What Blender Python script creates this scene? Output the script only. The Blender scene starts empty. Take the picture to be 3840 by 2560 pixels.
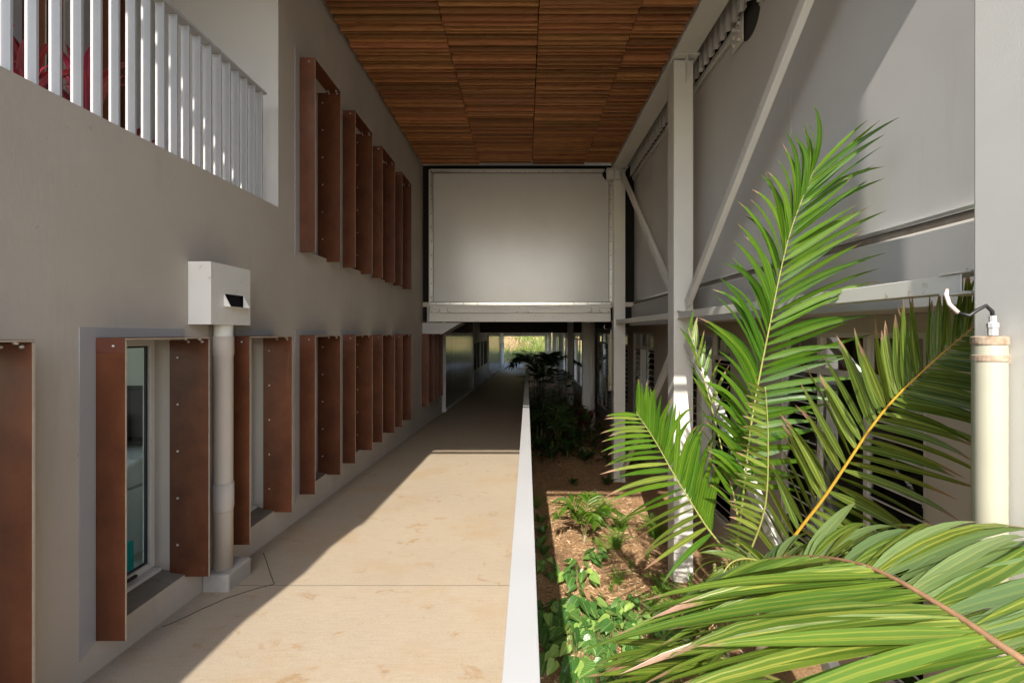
import bpy, bmesh, math, random
from mathutils import Vector, Matrix, noise
random.seed(11)
R = math.radians
S = bpy.context.scene
COL = S.collection

# ------------------------------------------------------------------ camera, sky, sun, exposure
cam = bpy.data.cameras.new('camera'); camo = bpy.data.objects.new('camera', cam); COL.objects.link(camo)
camo.location = (0, 0, 2.0); camo.rotation_euler = (R(90), 0, 0)
cam.sensor_width = 36; cam.lens = 16.0; cam.shift_x = -0.01224; cam.shift_y = -0.00885
cam.clip_start = 0.05; cam.clip_end = 1500
S.camera = camo
SUN = Vector((0.172, 1.26, -1.0)).normalized()          # direction the light travels
w = bpy.data.worlds.new('World'); S.world = w; w.use_nodes = True
nt = w.node_tree; bg = nt.nodes['Background']
sky = nt.nodes.new('ShaderNodeTexSky'); sky.sky_type = 'NISHITA'; sky.sun_disc = False
sky.sun_elevation = math.asin(-SUN.z); sky.sun_rotation = math.atan2(-SUN.x, -SUN.y)
sky.air_density = 1.0; sky.dust_density = 1.6; sky.ozone_density = 1.0
nt.links.new(sky.outputs[0], bg.inputs[0]); bg.inputs[1].default_value = 0.15
sl = bpy.data.lights.new('sun', 'SUN'); so = bpy.data.objects.new('sun', sl); COL.objects.link(so)
sl.energy = 2.95; sl.angle = R(0.53); sl.color = (1.0, 0.93, 0.82)
so.rotation_euler = SUN.to_track_quat('-Z', 'Y').to_euler(); so.location = (0, -5, 12)
S.view_settings.view_transform = 'Standard'; S.view_settings.look = 'None'
S.view_settings.gamma = 1.0; S.view_settings.exposure = 1.64
S.view_settings.use_curve_mapping = False
S.render.engine = 'CYCLES'
S.cycles.max_bounces = 10; S.cycles.diffuse_bounces = 6; S.cycles.glossy_bounces = 4
S.cycles.transparent_max_bounces = 12

# ------------------------------------------------------------------ measuring
GZ = -1.63                                             # garden level
def zf(y): return 0.143 - 0.0423*min(max(y, 0.0), 42.0)  # ramp
def P(px, py, Y): return Vector(((px-1967)*Y/1706.0, Y, 2.0-(py-1246)*Y/1706.0))

# ------------------------------------------------------------------ mesh builder
class MB:
    def __init__(s): s.v = []; s.f = []; s.uv = None; s.sm = False
    def add(s, vs, fs):
        o = len(s.v); s.v += [tuple(p) for p in vs]; s.f += [tuple(i+o for i in f) for f in fs]; return s
    def box(s, x0, x1, y0, y1, z0, z1):
        return s.add([(x0,y0,z0),(x1,y0,z0),(x1,y1,z0),(x0,y1,z0),(x0,y0,z1),(x1,y0,z1),(x1,y1,z1),(x0,y1,z1)],
                     [(0,3,2,1),(4,5,6,7),(0,1,5,4),(1,2,6,5),(2,3,7,6),(3,0,4,7)])
    def quad(s, a, b, c, d): return s.add([a,b,c,d], [(0,1,2,3)])
    def bar(s, a, b, wd, hd, up=(0,0,1)):
        a = Vector(a); b = Vector(b); t = (b-a).normalized(); u = Vector(up)
        x = t.cross(u).normalized(); z = x.cross(t).normalized()
        vs = []
        for p in (a, b):
            for sx, sz in ((-1,-1),(1,-1),(1,1),(-1,1)): vs.append(p + x*sx*wd/2 + z*sz*hd/2)
        return s.add(vs, [(0,1,2,3),(7,6,5,4),(0,4,5,1),(1,5,6,2),(2,6,7,3),(3,7,4,0)])
    def tube(s, pts, r, n=10, caps=True):
        pts = [Vector(p) for p in pts]; rs = r if isinstance(r, (list, tuple)) else [r]*len(pts)
        o = len(s.v); prev = None
        for i, p in enumerate(pts):
            t = (pts[min(i+1, len(pts)-1)] - pts[max(i-1, 0)]).normalized()
            if prev is None:
                prev = t.orthogonal().normalized()
            prev = (prev - t*prev.dot(t)).normalized(); q = t.cross(prev)
            for k in range(n):
                a = 2*math.pi*k/n; s.v.append(tuple(p + (prev*math.cos(a) + q*math.sin(a))*rs[i]))
        for i in range(len(pts)-1):
            for k in range(n):
                k2 = (k+1) % n
                s.f.append((o+i*n+k, o+i*n+k2, o+(i+1)*n+k2, o+(i+1)*n+k))
        if caps:
            s.f.append(tuple(o+k for k in range(n))[::-1]); s.f.append(tuple(o+(len(pts)-1)*n+k for k in range(n)))
        return s
    def lathe(s, c, prof, n=20):
        cx, cy = c; o = len(s.v)
        for (r, z) in prof:
            for k in range(n):
                a = 2*math.pi*k/n; s.v.append((cx+r*math.cos(a), cy+r*math.sin(a), z))
        for i in range(len(prof)-1):
            for k in range(n):
                k2 = (k+1) % n; s.f.append((o+i*n+k, o+i*n+k2, o+(i+1)*n+k2, o+(i+1)*n+k))
        s.f.append(tuple(o+k for k in range(n))[::-1]); s.f.append(tuple(o+(len(prof)-1)*n+k for k in range(n)))
        return s
    def prism(s, poly, axis, a, b):
        # poly: list of 2D points; axis 'x' -> (y,z), 'y' -> (x,z), 'z' -> (x,y)
        def pt(p, h):
            return {'x': (h, p[0], p[1]), 'y': (p[0], h, p[1]), 'z': (p[0], p[1], h)}[axis]
        n = len(poly)
        vs = [pt(p, a) for p in poly] + [pt(p, b) for p in poly]
        fs = [tuple(range(n))[::-1], tuple(range(n, 2*n))] + [(i, (i+1) % n, n+(i+1) % n, n+i) for i in range(n)]
        return s.add(vs, fs)
    def mesh(s, name, m):
        me = bpy.data.meshes.new(name); me.from_pydata(s.v, [], s.f)
        if s.uv:
            ul = me.uv_layers.new(name='UVMap')
            for lp in me.loops: ul.data[lp.index].uv = s.uv[lp.vertex_index]
        me.materials.append(m)
        if not s.uv:
            bm = bmesh.new(); bm.from_mesh(me); bmesh.ops.recalc_face_normals(bm, faces=bm.faces); bm.to_mesh(me); bm.free()
        me.update()
        return me
    def build(s, name, m, parent=None, bevel=0, smooth=False, seg=2):
        o = bpy.data.objects.new(name, s.mesh(name, m)); COL.objects.link(o)
        if parent:
            o.parent = parent
            o.matrix_parent_inverse = Matrix.Translation(-world_loc(parent))
        if bevel:
            b = o.modifiers.new('bevel', 'BEVEL'); b.width = bevel; b.segments = seg; b.limit_method = 'ANGLE'; b.angle_limit = R(50)
            b.harden_normals = False
        if smooth:
            for p in o.data.polygons: p.use_smooth = True
        return o

def world_loc(o):
    v = Vector((0,0,0))
    while o: v = v + o.location; o = o.parent if o.parent and False else None
    return v
def tag(o, label, cat, group=None, kind=None):
    if label: o['label'] = label
    if cat: o['category'] = cat
    if group: o['group'] = group
    if kind: o['kind'] = kind
    return o
def empty(name, loc=(0,0,0), label=None, cat=None, group=None, kind=None):
    o = bpy.data.objects.new(name, None); COL.objects.link(o); o.location = loc; o.empty_display_size = 0.1
    return tag(o, label, cat, group, kind)
def link_copy(name, me, parent, mtx):
    o = bpy.data.objects.new(name, me); COL.objects.link(o)
    if parent is not None:
        o.parent = parent; o.matrix_parent_inverse = Matrix.Translation(-parent.location if parent.parent is None else Vector((0,0,0)))
    o.matrix_basis = mtx
    return o

# ------------------------------------------------------------------ materials
def mat(name, col=(.5,.5,.5), rough=.6, spec=.4, metal=0.0):
    m = bpy.data.materials.new(name); m.use_nodes = True
    b = m.node_tree.nodes['Principled BSDF']
    b.inputs['Base Color'].default_value = (*col, 1); b.inputs['Roughness'].default_value = rough
    b.inputs['Specular IOR Level'].default_value = spec; b.inputs['Metallic'].default_value = metal
    return m
class NT:
    def __init__(s, m): s.m = m; s.t = m.node_tree; s.b = s.t.nodes.get('Principled BSDF')
    def n(s, typ, **kw):
        nd = s.t.nodes.new(typ)
        for k, v in kw.items(): setattr(nd, k, v)
        return nd
    def l(s, a, b): s.t.links.new(a, b)
    def coord(s, scale=(1,1,1), obj=False):
        g = s.n('ShaderNodeTexCoord') if obj else s.n('ShaderNodeNewGeometry')
        mp = s.n('ShaderNodeMapping'); mp.inputs['Scale'].default_value = scale
        s.l(g.outputs['Object'] if obj else g.outputs['Position'], mp.inputs[0]); return mp.outputs[0]
    def noise(s, vec, scale, detail=4, rough=.55, dist=0.0):
        nd = s.n('ShaderNodeTexNoise'); nd.inputs['Scale'].default_value = scale; nd.inputs['Detail'].default_value = detail
        nd.inputs['Roughness'].default_value = rough; nd.inputs['Distortion'].default_value = dist
        if vec is not None: s.l(vec, nd.inputs['Vector'])
        return nd.outputs['Fac']
    def ramp(s, fac, stops):
        nd = s.n('ShaderNodeValToRGB'); cr = nd.color_ramp
        while len(cr.elements) < len(stops): cr.elements.new(.5)
        for e, (p, c) in zip(cr.elements, stops): e.position = p; e.color = (*c, 1) if len(c) == 3 else c
        s.l(fac, nd.inputs[0]); return nd.outputs[0]
    def mix(s, fac, a, b, mode='MIX'):
        nd = s.n('ShaderNodeMix'); nd.data_type = 'RGBA'; nd.blend_type = mode
        for v, i in ((fac, 0), (a, 6), (b, 7)):
            if isinstance(v, (int, float)): nd.inputs[i].default_value = v
            elif isinstance(v, tuple): nd.inputs[i].default_value = (*v, 1)
            else: s.l(v, nd.inputs[i])
        return nd.outputs[2]
    def math(s, op, a, b=0.0, c=None):
        nd = s.n('ShaderNodeMath', operation=op)
        for i, v in enumerate((a, b) if c is None else (a, b, c)):
            if isinstance(v, (int, float)): nd.inputs[i].default_value = v
            else: s.l(v, nd.inputs[i])
        return nd.outputs[0]
    def bump(s, h, strength=.3, dist=.01, base=None):
        nd = s.n('ShaderNodeBump'); nd.inputs['Strength'].default_value = strength; nd.inputs['Distance'].default_value = dist
        s.l(h, nd.inputs['Height'])
        if base is not None: s.l(base, nd.inputs['Normal'])
        s.l(nd.outputs[0], s.b.inputs['Normal']); return nd.outputs[0]
    def col(s, o): s.l(o, s.b.inputs['Base Color'])
    def rough(s, o): s.l(o, s.b.inputs['Roughness'])

def surf(name, c1, c2, rough=.7, big=1.2, bumpscale=60, bumpstr=.15, bdist=.004, spec=.3, stretch=(1,1,1), dirt=None, dirtscale=8):
    m = mat(name, c1, rough, spec); t = NT(m); v = t.coord(stretch)
    c = t.ramp(t.noise(v, big, 6), [(.3, c1), (.7, c2)])
    if dirt:
        f = t.ramp(t.noise(t.coord(), dirtscale, 5, .65), [(.62, (0,0,0)), (.74, (1,1,1))])
        c = t.mix(f, c, dirt)
    t.col(c); t.bump(t.noise(v, bumpscale, 4, .6), bumpstr, bdist)
    return m
M = {}
# painted render (taupe), slightly streaky trowel marks and a few scuffs
m = mat('render_taupe', rough=.85, spec=.2); t = NT(m)
v = t.coord((1,1,.35)); g = t.coord()
c = t.ramp(t.noise(g, .7, 5, .6), [(.28, (.385,.338,.287)), (.72, (.465,.414,.356))])
c = t.mix(t.ramp(t.noise(g, 14, 3, .7), [(.69, (0,0,0)), (.74, (.7,.7,.7))]), c, (.28,.225,.17))
c = t.mix(t.ramp(t.noise(t.coord((1,1,.12)), 9, 4, .7), [(.55, (0,0,0)), (.85, (.45,.45,.45))]), c, (.33,.285,.24))
t.col(c)
h = t.math('ADD', t.noise(v, 34, 5, .65), t.math('MULTIPLY', t.noise(g, 140, 2), .5)); t.bump(h, .22, .005)
M['render'] = m
M['render_cool'] = surf('render_cool', (.40,.395,.385), (.45,.44,.43), .85, .8, 120, .5, .004)
M['soffit'] = surf('soffit_paint', (.46,.42,.37), (.54,.49,.43), .8, 1.1, 60, .2, .003, dirt=(.2,.16,.12), dirtscale=3)
M['sill'] = surf('dirty_shaded_sill', (.15,.12,.09), (.22,.185,.145), .9, 6, 50, .5, .004)  # dark tone holds real dirt plus shade put into the colour
M['steel'] = surf('painted_steel', (.60,.585,.54), (.66,.645,.60), .38, 1.6, 180, .10, .002, spec=.5, dirt=(.42,.36,.28), dirtscale=16)
M['steel_rough'] = surf('painted_steel_textured', (.60,.59,.55), (.65,.64,.60), .5, 1.6, 150, .22, .003, spec=.45)
M['white'] = surf('white_powdercoat', (.36,.365,.37), (.39,.395,.40), .28, 2, 200, .04, .001, spec=.5)
M['fin'] = surf('fin_white', (.36,.37,.38), (.40,.41,.42), .4, 2, 200, .05, .001, spec=.5)
M['alu'] = surf('aluminium_frame', (.50,.48,.44), (.54,.52,.48), .42, 2, 120, .06, .001, spec=.5)
M['flash'] = surf('flashing_grey', (.30,.29,.285), (.335,.325,.32), .45, 2.5, 90, .06, .001, spec=.5)
M['metal'] = mat('bare_metal', (.55,.53,.50), .34, .5, .85)
M['zinc'] = surf('zinc_trim', (.60,.59,.57), (.74,.73,.71), .28, 4, 80, .1, .001, spec=.5); M['zinc'].node_tree.nodes['Principled BSDF'].inputs['Metallic'].default_value = .7
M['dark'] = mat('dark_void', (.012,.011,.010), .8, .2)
M['black'] = mat('black_plastic', (.015,.015,.016), .45, .4)
M['rubber_and_gap'] = mat('black_seal_and_gap', (.02,.02,.02), .6, .3)
# phenolic ply, rust brown, mottled
def ply(name, a, b, d):
    m = mat(name, a, .42, .4); t = NT(m); g = t.coord()
    rnd = t.n('ShaderNodeObjectInfo').outputs['Random']
    c = t.ramp(t.noise(g, 4.0, 7, .68), [(.28, d), (.5, a), (.74, b)])
    c = t.mix(t.ramp(t.noise(g, 26, 4, .7), [(.66, (0,0,0)), (.82, (.8,.8,.8))]), c, (.05,.018,.010))
    c = t.mix(t.ramp(t.noise(t.coord((1,1,.2)), 12, 4, .7), [(.62, (0,0,0)), (.8, (.5,.5,.5))]), c, (.21,.078,.03))
    hs = t.n('ShaderNodeHueSaturation'); t.l(c, hs.inputs['Color']); t.l(t.math('MULTIPLY_ADD', rnd, .35, .82), hs.inputs['Value'])
    t.col(hs.outputs[0]); t.rough(t.math('MULTIPLY_ADD', t.noise(g, 7, 4), .25, .30)); t.bump(t.noise(g, 90, 4), .08, .002)
    return m
M['ply'] = ply('brown_ply', (.100,.031,.0115), (.135,.045,.0175), (.062,.019,.0075))
M['ply_edge'] = surf('ply_edge', (.36,.29,.22), (.44,.37,.29), .7, 20, 120, .2, .001)
M['ply_cap'] = surf('ply_cap', (.10,.035,.020), (.12,.043,.025), .4, 4, 80, .05, .001)
# timber
m = mat('slat_timber', (.25,.1,.04), .5, .35); t = NT(m)
oi = t.n('ShaderNodeObjectInfo'); rnd = oi.outputs['Random']
cb = t.n('ShaderNodeCombineXYZ'); t.l(t.math('MULTIPLY', rnd, 37.0), cb.inputs[0]); t.l(t.math('MULTIPLY', rnd, 91.0), cb.inputs[1])
va = t.n('ShaderNodeVectorMath', operation='ADD'); t.l(t.coord((1.3, 14, 14)), va.inputs[0]); t.l(cb.outputs[0], va.inputs[1])
vb = t.n('ShaderNodeVectorMath', operation='ADD'); t.l(t.coord((2.0, 6, 6)), vb.inputs[0]); t.l(cb.outputs[0], vb.inputs[1])
gr = t.noise(va.outputs[0], 3.2, 7, .7, .6)
c = t.ramp(gr, [(.25, (.185,.075,.027)), (.5, (.275,.120,.045)), (.75, (.35,.165,.066))])
c = t.mix(t.ramp(t.noise(vb.outputs[0], 1.6, 4, .6), [(.55, (0,0,0)), (.8, (.8,.8,.8))]), c, (.115,.042,.016))
hs = t.n('ShaderNodeHueSaturation'); t.l(c, hs.inputs['Color']); t.l(t.math('MULTIPLY_ADD', rnd, .95, .78), hs.inputs['Value'])
t.l(t.math('MULTIPLY_ADD', t.math('FRACT', t.math('MULTIPLY', rnd, 17.3)), .018, .491), hs.inputs['Hue'])
t.col(hs.outputs[0]); t.bump(gr, .25, .003); t.rough(t.math('MULTIPLY_ADD', gr, .3, .33)); M['timber'] = m
# concrete ramp: broom lines across, ochre stains and blotches
m = mat('walkway_concrete', (.42,.36,.28), .8, .25); t = NT(m); g = t.coord()
c = t.ramp(t.noise(g, .55, 6, .6), [(.3, (.335,.282,.215)), (.55, (.368,.306,.228)), (.75, (.35,.262,.168))])
c = t.mix(t.ramp(t.noise(t.coord((.8, 1.1, 1)), 1.3, 6, .7), [(.5, (0,0,0)), (.78, (.75,.75,.75))]), c, (.345,.245,.138))
c = t.mix(t.ramp(t.noise(t.coord((1, 1.2, 1)), 4.2, 5, .65, .6), [(.60, (0,0,0)), (.68, (.65,.65,.65))]), c, (.29,.18,.085))
c = t.mix(t.ramp(t.noise(g, 26, 3, .7), [(.72, (0,0,0)), (.80, (.7,.7,.7))]), c, (.30,.22,.14))
br = t.noise(t.coord((7, 60, 1)), 1.0, 4, .6)
c = t.mix(t.ramp(br, [(.35, (.75,.75,.75)), (.6, (0,0,0))]), c, t.mix(1.0, c, (.90,.895,.885), 'MULTIPLY'))
fs = t.noise(g, 160, 3, .7)
c = t.mix(t.ramp(fs, [(.34, (.8,.8,.8)), (.5, (0,0,0))]), c, t.mix(1.0, c, (.72,.70,.68), 'MULTIPLY'))
# worn brown foot track and damp patches farther down the ramp
sp = t.n('ShaderNodeSeparateXYZ'); t.l(g, sp.inputs[0])
far = t.n('ShaderNodeMapRange'); far.inputs[1].default_value = 9; far.inputs[2].default_value = 20; t.l(sp.outputs[1], far.inputs[0])
tr = t.math('MULTIPLY', far.outputs[0], t.ramp(t.noise(t.coord((.5,.22,1)), 1.4, 5, .7), [(.3, (.15,.15,.15)), (.6, (.85,.85,.85))]))
c = t.mix(tr, c, (.31,.225,.15)); t.col(c)
t.rough(t.math('MULTIPLY_ADD', far.outputs[0], -.3, .82))
t.bump(t.math('ADD', t.math('MULTIPLY', br, .8), fs), .35, .003); M['concrete'] = m
M['block'] = surf('concrete_block', (.30,.275,.245), (.37,.345,.305), .9, 5, 40, .8, .008)
M['joint'] = mat('joint_filler', (.075,.068,.06), .9, .1)
# mulch
def mulch(name, dark):
    m = mat(name, (.3,.18,.09), .9, .15); t = NT(m); g = t.coord()
    c = t.ramp(t.noise(g, 30, 6, .75), [(.28, (.20,.105,.05)), (.5, (.40,.245,.13)), (.72, (.58,.40,.24))])
    c = t.mix(t.ramp(t.noise(g, 2.1, 4, .6), [(.45, (0,0,0)), (.75, (.7,.7,.7))]), c, (.30,.175,.09)); t.col(c)
    t.bump(t.noise(t.coord((1,2.4,1)), 45, 5, .8), .9, .03); return m
M['mulch'] = mulch('mulch', 0)
m = mat('bark_chip', (.4,.25,.12), .85, .15); t = NT(m); gi = t.n('ShaderNodeNewGeometry')
t.col(t.ramp(gi.outputs['Random Per Island'], [(0, (.13,.07,.035)), (.3, (.34,.195,.10)), (.65, (.50,.32,.175)), (1, (.70,.54,.36))])); M['chip'] = m
# leaves: uv x across the blade, y along it
def leaf(name, base, light, vein=(.55,.55,.12), veins=5.0, vs=.35, tip=None, tipat=.9, trans=.35, rough=.38, back=None, chev=False):
    m = bpy.data.materials.new(name); m.use_nodes = True; t = NT(m); N = t.t.nodes
    uvn = t.n('ShaderNodeUVMap'); sx = t.n('ShaderNodeSeparateXYZ'); t.l(uvn.outputs[0], sx.inputs[0]); u, vv = sx.outputs[0], sx.outputs[1]
    rnd = t.n('ShaderNodeObjectInfo').outputs['Random']; g = t.coord()
    c = t.mix(t.noise(g, 6, 4), base, light)
    st = t.math('MULTIPLY_ADD', t.math('COSINE', t.math('MULTIPLY', u, veins*2*math.pi)), .5, .5)
    if chev:
        k_ = t.math('SUBTRACT', t.math('MULTIPLY', t.math('ABSOLUTE', t.math('SUBTRACT', u, .5)), 1.1), vv)
        st = t.math('MULTIPLY_ADD', t.math('COSINE', t.math('MULTIPLY', k_, veins*2*math.pi)), .5, .5)
    st = t.math('POWER', st, 8.0)
    c = t.mix(t.math('MULTIPLY', st, vs), c, vein)
    mid = t.math('SUBTRACT', 1.0, t.math('MULTIPLY', t.math('ABSOLUTE', t.math('SUBTRACT', u, .5)), 14.0))
    mid = t.math('MAXIMUM', mid, 0.0); c = t.mix(t.math('MULTIPLY', mid, min(.75, vs*1.3)), c, vein)
    c = t.mix(t.ramp(t.noise(g, 38, 3, .7), [(.70, (0,0,0)), (.78, (.6,.6,.6))]), c, (.28,.22,.05))
    if tip:
        e = t.math('ADD', vv, t.math('MULTIPLY', t.math('SUBTRACT', t.noise(g, 30, 4, .7), .5), .22))
        e = t.math('ADD', e, t.math('MULTIPLY', t.math('SUBTRACT', rnd, .5), .16))
        mr = t.n('ShaderNodeMapRange'); mr.inputs[1].default_value = tipat-.03; mr.inputs[2].default_value = tipat+.03; t.l(e, mr.inputs[0])
        c = t.mix(mr.outputs[0], c, tip)
    if back:
        gb = t.n('ShaderNodeNewGeometry'); c = t.mix(gb.outputs['Backfacing'], c, t.mix(.55, c, back))
    hs = t.n('ShaderNodeHueSaturation'); t.l(c, hs.inputs['Color']); t.l(t.math('MULTIPLY_ADD', rnd, .5, .75), hs.inputs['Value'])
    t.l(t.math('MULTIPLY_ADD', rnd, -.03, .512), hs.inputs['Hue'])
    t.col(hs.outputs[0]); t.b.inputs['Roughness'].default_value = rough; t.b.inputs['Specular IOR Level'].default_value = .35
    t.bump(st, .35, .002)
    tl = t.n('ShaderNodeBsdfTranslucent'); tc = t.mix(1.0, hs.outputs[0], (1.5,1.55,.55), 'MULTIPLY'); t.l(tc, tl.inputs[0])
    ms = t.n('ShaderNodeMixShader'); ms.inputs[0].default_value = trans
    t.l(t.b.outputs[0], ms.inputs[1]); t.l(tl.outputs[0], ms.inputs[2]); t.l(ms.outputs[0], N['Material Output'].inputs[0])
    return m
TAN = (.27,.175,.105)
M['palm'] = leaf('palm_leaflet', (.032,.100,.006), (.068,.170,.012), (.24,.30,.04), 2.5, .28, TAN, .97, .42, .33)
M['palm_old'] = leaf('palm_leaflet_weathered', (.058,.112,.016), (.115,.180,.026), (.38,.38,.08), 2.5, .45, TAN, .84, .40, .34)
M['palm_near'] = leaf('palm_leaflet_yellowed', (.058,.125,.016), (.098,.175,.024), (.27,.29,.045), 2.5, .42, TAN, .96, .36, .38, (.13,.19,.10))
M['heart'] = leaf('heart_leaf', (.026,.095,.020), (.075,.19,.04), (.34,.45,.14), 7, .30, None, .9, .30, .25, None, True)
M['heart_pale'] = leaf('heart_leaf_pale', (.16,.30,.06), (.27,.42,.11), (.50,.58,.22), 7, .25, None, .9, .30, .25, None, True)
M['fern'] = leaf('fern_leaf', (.07,.17,.02), (.15,.29,.04), (.3,.4,.08), 1, .1, None, .9, .4, .45)
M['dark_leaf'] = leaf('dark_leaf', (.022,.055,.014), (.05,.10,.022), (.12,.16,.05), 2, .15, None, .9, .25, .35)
M['red_leaf'] = leaf('red_leaf', (.085,.010,.020), (.20,.020,.035), (.42,.04,.07), 2, .35, None, .9, .10, .28)
M['dry_leaf'] = leaf('dry_leaf', (.26,.16,.09), (.36,.25,.16), (.4,.3,.2), 3, .1, None, .9, .2, .6)
M['rachis'] = surf('palm_rachis', (.20,.22,.06), (.27,.26,.08), .5, 8, 40, .3, .002)
M['rachis_gold'] = surf('palm_rachis_gold', (.52,.30,.035), (.58,.38,.05), .45, 8, 40, .3, .002)
M['rachis_brown'] = surf('palm_rachis_brown', (.13,.07,.035), (.24,.14,.075), .6, 12, 60, .5, .003)
M['trunk'] = surf('palm_trunk', (.20,.16,.10), (.29,.25,.16), .85, 6, 30, .8, .01)
M['stem'] = surf('plant_stem', (.11,.13,.04), (.17,.17,.06), .7, 8, 40, .4, .003)
M['twig'] = surf('dry_twig', (.15,.085,.05), (.22,.14,.08), .9, 12, 60, .6, .004)
# sheets
m = mat('membrane_sheet', (.50,.495,.475), .30, .9); t = NT(m); g = t.coord()
c = t.ramp(t.noise(g, .9, 5, .6), [(.3, (.55,.55,.54)), (.7, (.60,.60,.59))])
sc = t.noise(t.coord((3,1,14)), 1.0, 6, .75, 2.0)
t.col(c); t.rough(t.math('MULTIPLY_ADD', t.noise(g, 1.0, 3), .05, .23)); M['sheet'] = m
m = mat('wall_sheet', (.46,.455,.445), .5, .35); t = NT(m); g = t.coord()
c = t.ramp(t.noise(g, .8, 5, .6), [(.3, (.52,.515,.505)), (.7, (.575,.565,.55))])
c = t.mix(t.ramp(t.noise(t.coord((1,1.5,.12)), 4, 4, .7), [(.58, (0,0,0)), (.85, (.4,.4,.4))]), c, (.46,.435,.40))
t.col(c); t.bump(t.noise(g, 1.1, 3), .12, .04); M['wall_sheet'] = m
M['rib'] = surf('ribbed_steel', (.44,.42,.39), (.50,.48,.44), .45, 3, 90, .1, .002, spec=.5)
# polycarbonate door: glossy, slightly wavy
m = mat('polycarbonate', (.11,.105,.095), .08, .9); t = NT(m)
wv = t.noise(t.coord((0, 5.5, .06)), 1.0, 3, .6); t.bump(wv, 1.0, .06); M['poly'] = m
# glass
m = bpy.data.materials.new('window_glass'); m.use_nodes = True; t = NT(m)
tr_ = t.n('ShaderNodeBsdfTransparent'); tr_.inputs[0].default_value = (.80,.86,.83,1); gl = t.n('ShaderNodeBsdfGlossy'); gl.inputs[1].default_value = .02
fr = t.n('ShaderNodeFresnel'); fr.inputs[0].default_value = 1.5; ms = t.n('ShaderNodeMixShader')
t.l(t.math('MINIMUM', t.math('MULTIPLY', fr.outputs[0], 1.3), 1.0), ms.inputs[0]); t.l(tr_.outputs[0], ms.inputs[1]); t.l(gl.outputs[0], ms.inputs[2])
t.l(ms.outputs[0], t.t.nodes['Material Output'].inputs[0]); M['glass'] = m
M['room'] = surf('room_paint', (.42,.44,.38), (.46,.48,.42), .8, 1, 60, .05, .002)
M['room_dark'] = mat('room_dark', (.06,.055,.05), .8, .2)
M['appliance'] = mat('appliance_white', (.72,.73,.70), .4, .4)
M['teal'] = mat('teal_card', (.0,.38,.34), .5, .3)
M['yellow'] = mat('warning_yellow', (.75,.55,.03), .5, .3)
M['cream'] = surf('cream_tube', (.33,.32,.245), (.36,.35,.27), .38, 3, 60, .03, .001, spec=.5)
M['channel'] = surf('channel_reflection_brown', (.13,.105,.085), (.20,.17,.14), .5, 9, 60, .3, .003)  # dark brown colour stands in for reflections in the zinc
M['rust'] = surf('rusty_clamp', (.20,.12,.07), (.42,.36,.28), .6, 22, 60, .5, .003)
M['pinkcable'] = mat('cable_grey_pink', (.48,.40,.38), .5, .3)
M['fascia'] = surf('brown_fascia', (.075,.045,.032), (.095,.058,.04), .6, 2, 60, .1, .002)
M['sign'] = mat('sign_grey', (.06,.06,.06), .5, .3)
M['signtext'] = mat('sign_print', (.30,.30,.29), .6, .2)
M['hill'] = surf('hill_grass', (.16,.17,.055), (.36,.26,.14), .95, .22, 6, .8, .1, dirt=(.06,.09,.03), dirtscale=.35)
M['tuft_a'] = leaf('hill_tuft_green', (.10,.16,.03), (.20,.24,.06), (.3,.3,.1), 1, .1, None, .9, .3, .7)
M['tuft_b'] = leaf('hill_tuft_dry', (.34,.24,.13), (.46,.34,.20), (.4,.3,.2), 1, .1, None, .9, .3, .7)
M['earth'] = surf('open_ground', (.27,.24,.18), (.36,.32,.25), .95, .3, 8, .5, .05)
M['fence'] = mat('fence_galv', (.30,.31,.30), .5, .4)
M['wing_white'] = surf('far_wall_white', (.58,.58,.58), (.63,.63,.63), .6, 1, 60, .1, .002)
M['blue'] = mat('blue_door', (.10,.17,.24), .5, .4)

# ================================================================== SETTING
def ground_grid(x0, x1, y0, y1, nx, ny, fz):
    b = MB()
    for j in range(ny+1):
        for i in range(nx+1):
            x = x0+(x1-x0)*i/nx; y = y0+(y1-y0)*j/ny; b.v.append((x, y, fz(x, y)))
    for j in range(ny):
        for i in range(nx):
            a = j*(nx+1)+i; b.f.append((a, a+1, a+nx+2, a+nx+1))
    return b
b = MB(); b.quad((-600,-600,GZ-.25),(600,-600,GZ-.25),(600,600,GZ-.25),(-600,600,GZ-.25))
tag(b.build('ground', M['earth']), 'wide open ground around the two buildings', 'ground', kind='structure')
def gz(x, y): return GZ + .05*noise.noise(Vector((x*1.1, y*1.1, 0))) + .03*noise.noise(Vector((x*5, y*5, 3)))
b = ground_grid(.02, 3.6, -3, 54, 48, 420, gz)
tag(b.build('garden_bed', M['mulch'], smooth=True), 'brown mulched garden bed beside the raised ramp', 'garden bed', kind='structure')
# chips
b = MB()
for i in range(13000):
    y = 4.2 + 9.5*random.random()**1.25; x = random.uniform(.05, 2.6)
    L = random.uniform(.025, .10); W = random.uniform(.006, .016); a = random.gauss(0, 1.1); z = gz(x, y)+random.uniform(.002, .02)
    d = Vector((math.cos(a), math.sin(a), random.uniform(-.25,.25)))*L/2; n_ = Vector((-math.sin(a), math.cos(a), random.uniform(-.5,.5)))*W/2
    c = Vector((x, y, z)); b.quad(c-d-n_, c+d-n_*.6, c+d*1.1+n_*.7, c-d+n_)
tag(b.build('bark_chips', M['chip']), 'loose bark chips scattered over the garden bed', 'bark mulch', kind='stuff')

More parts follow.
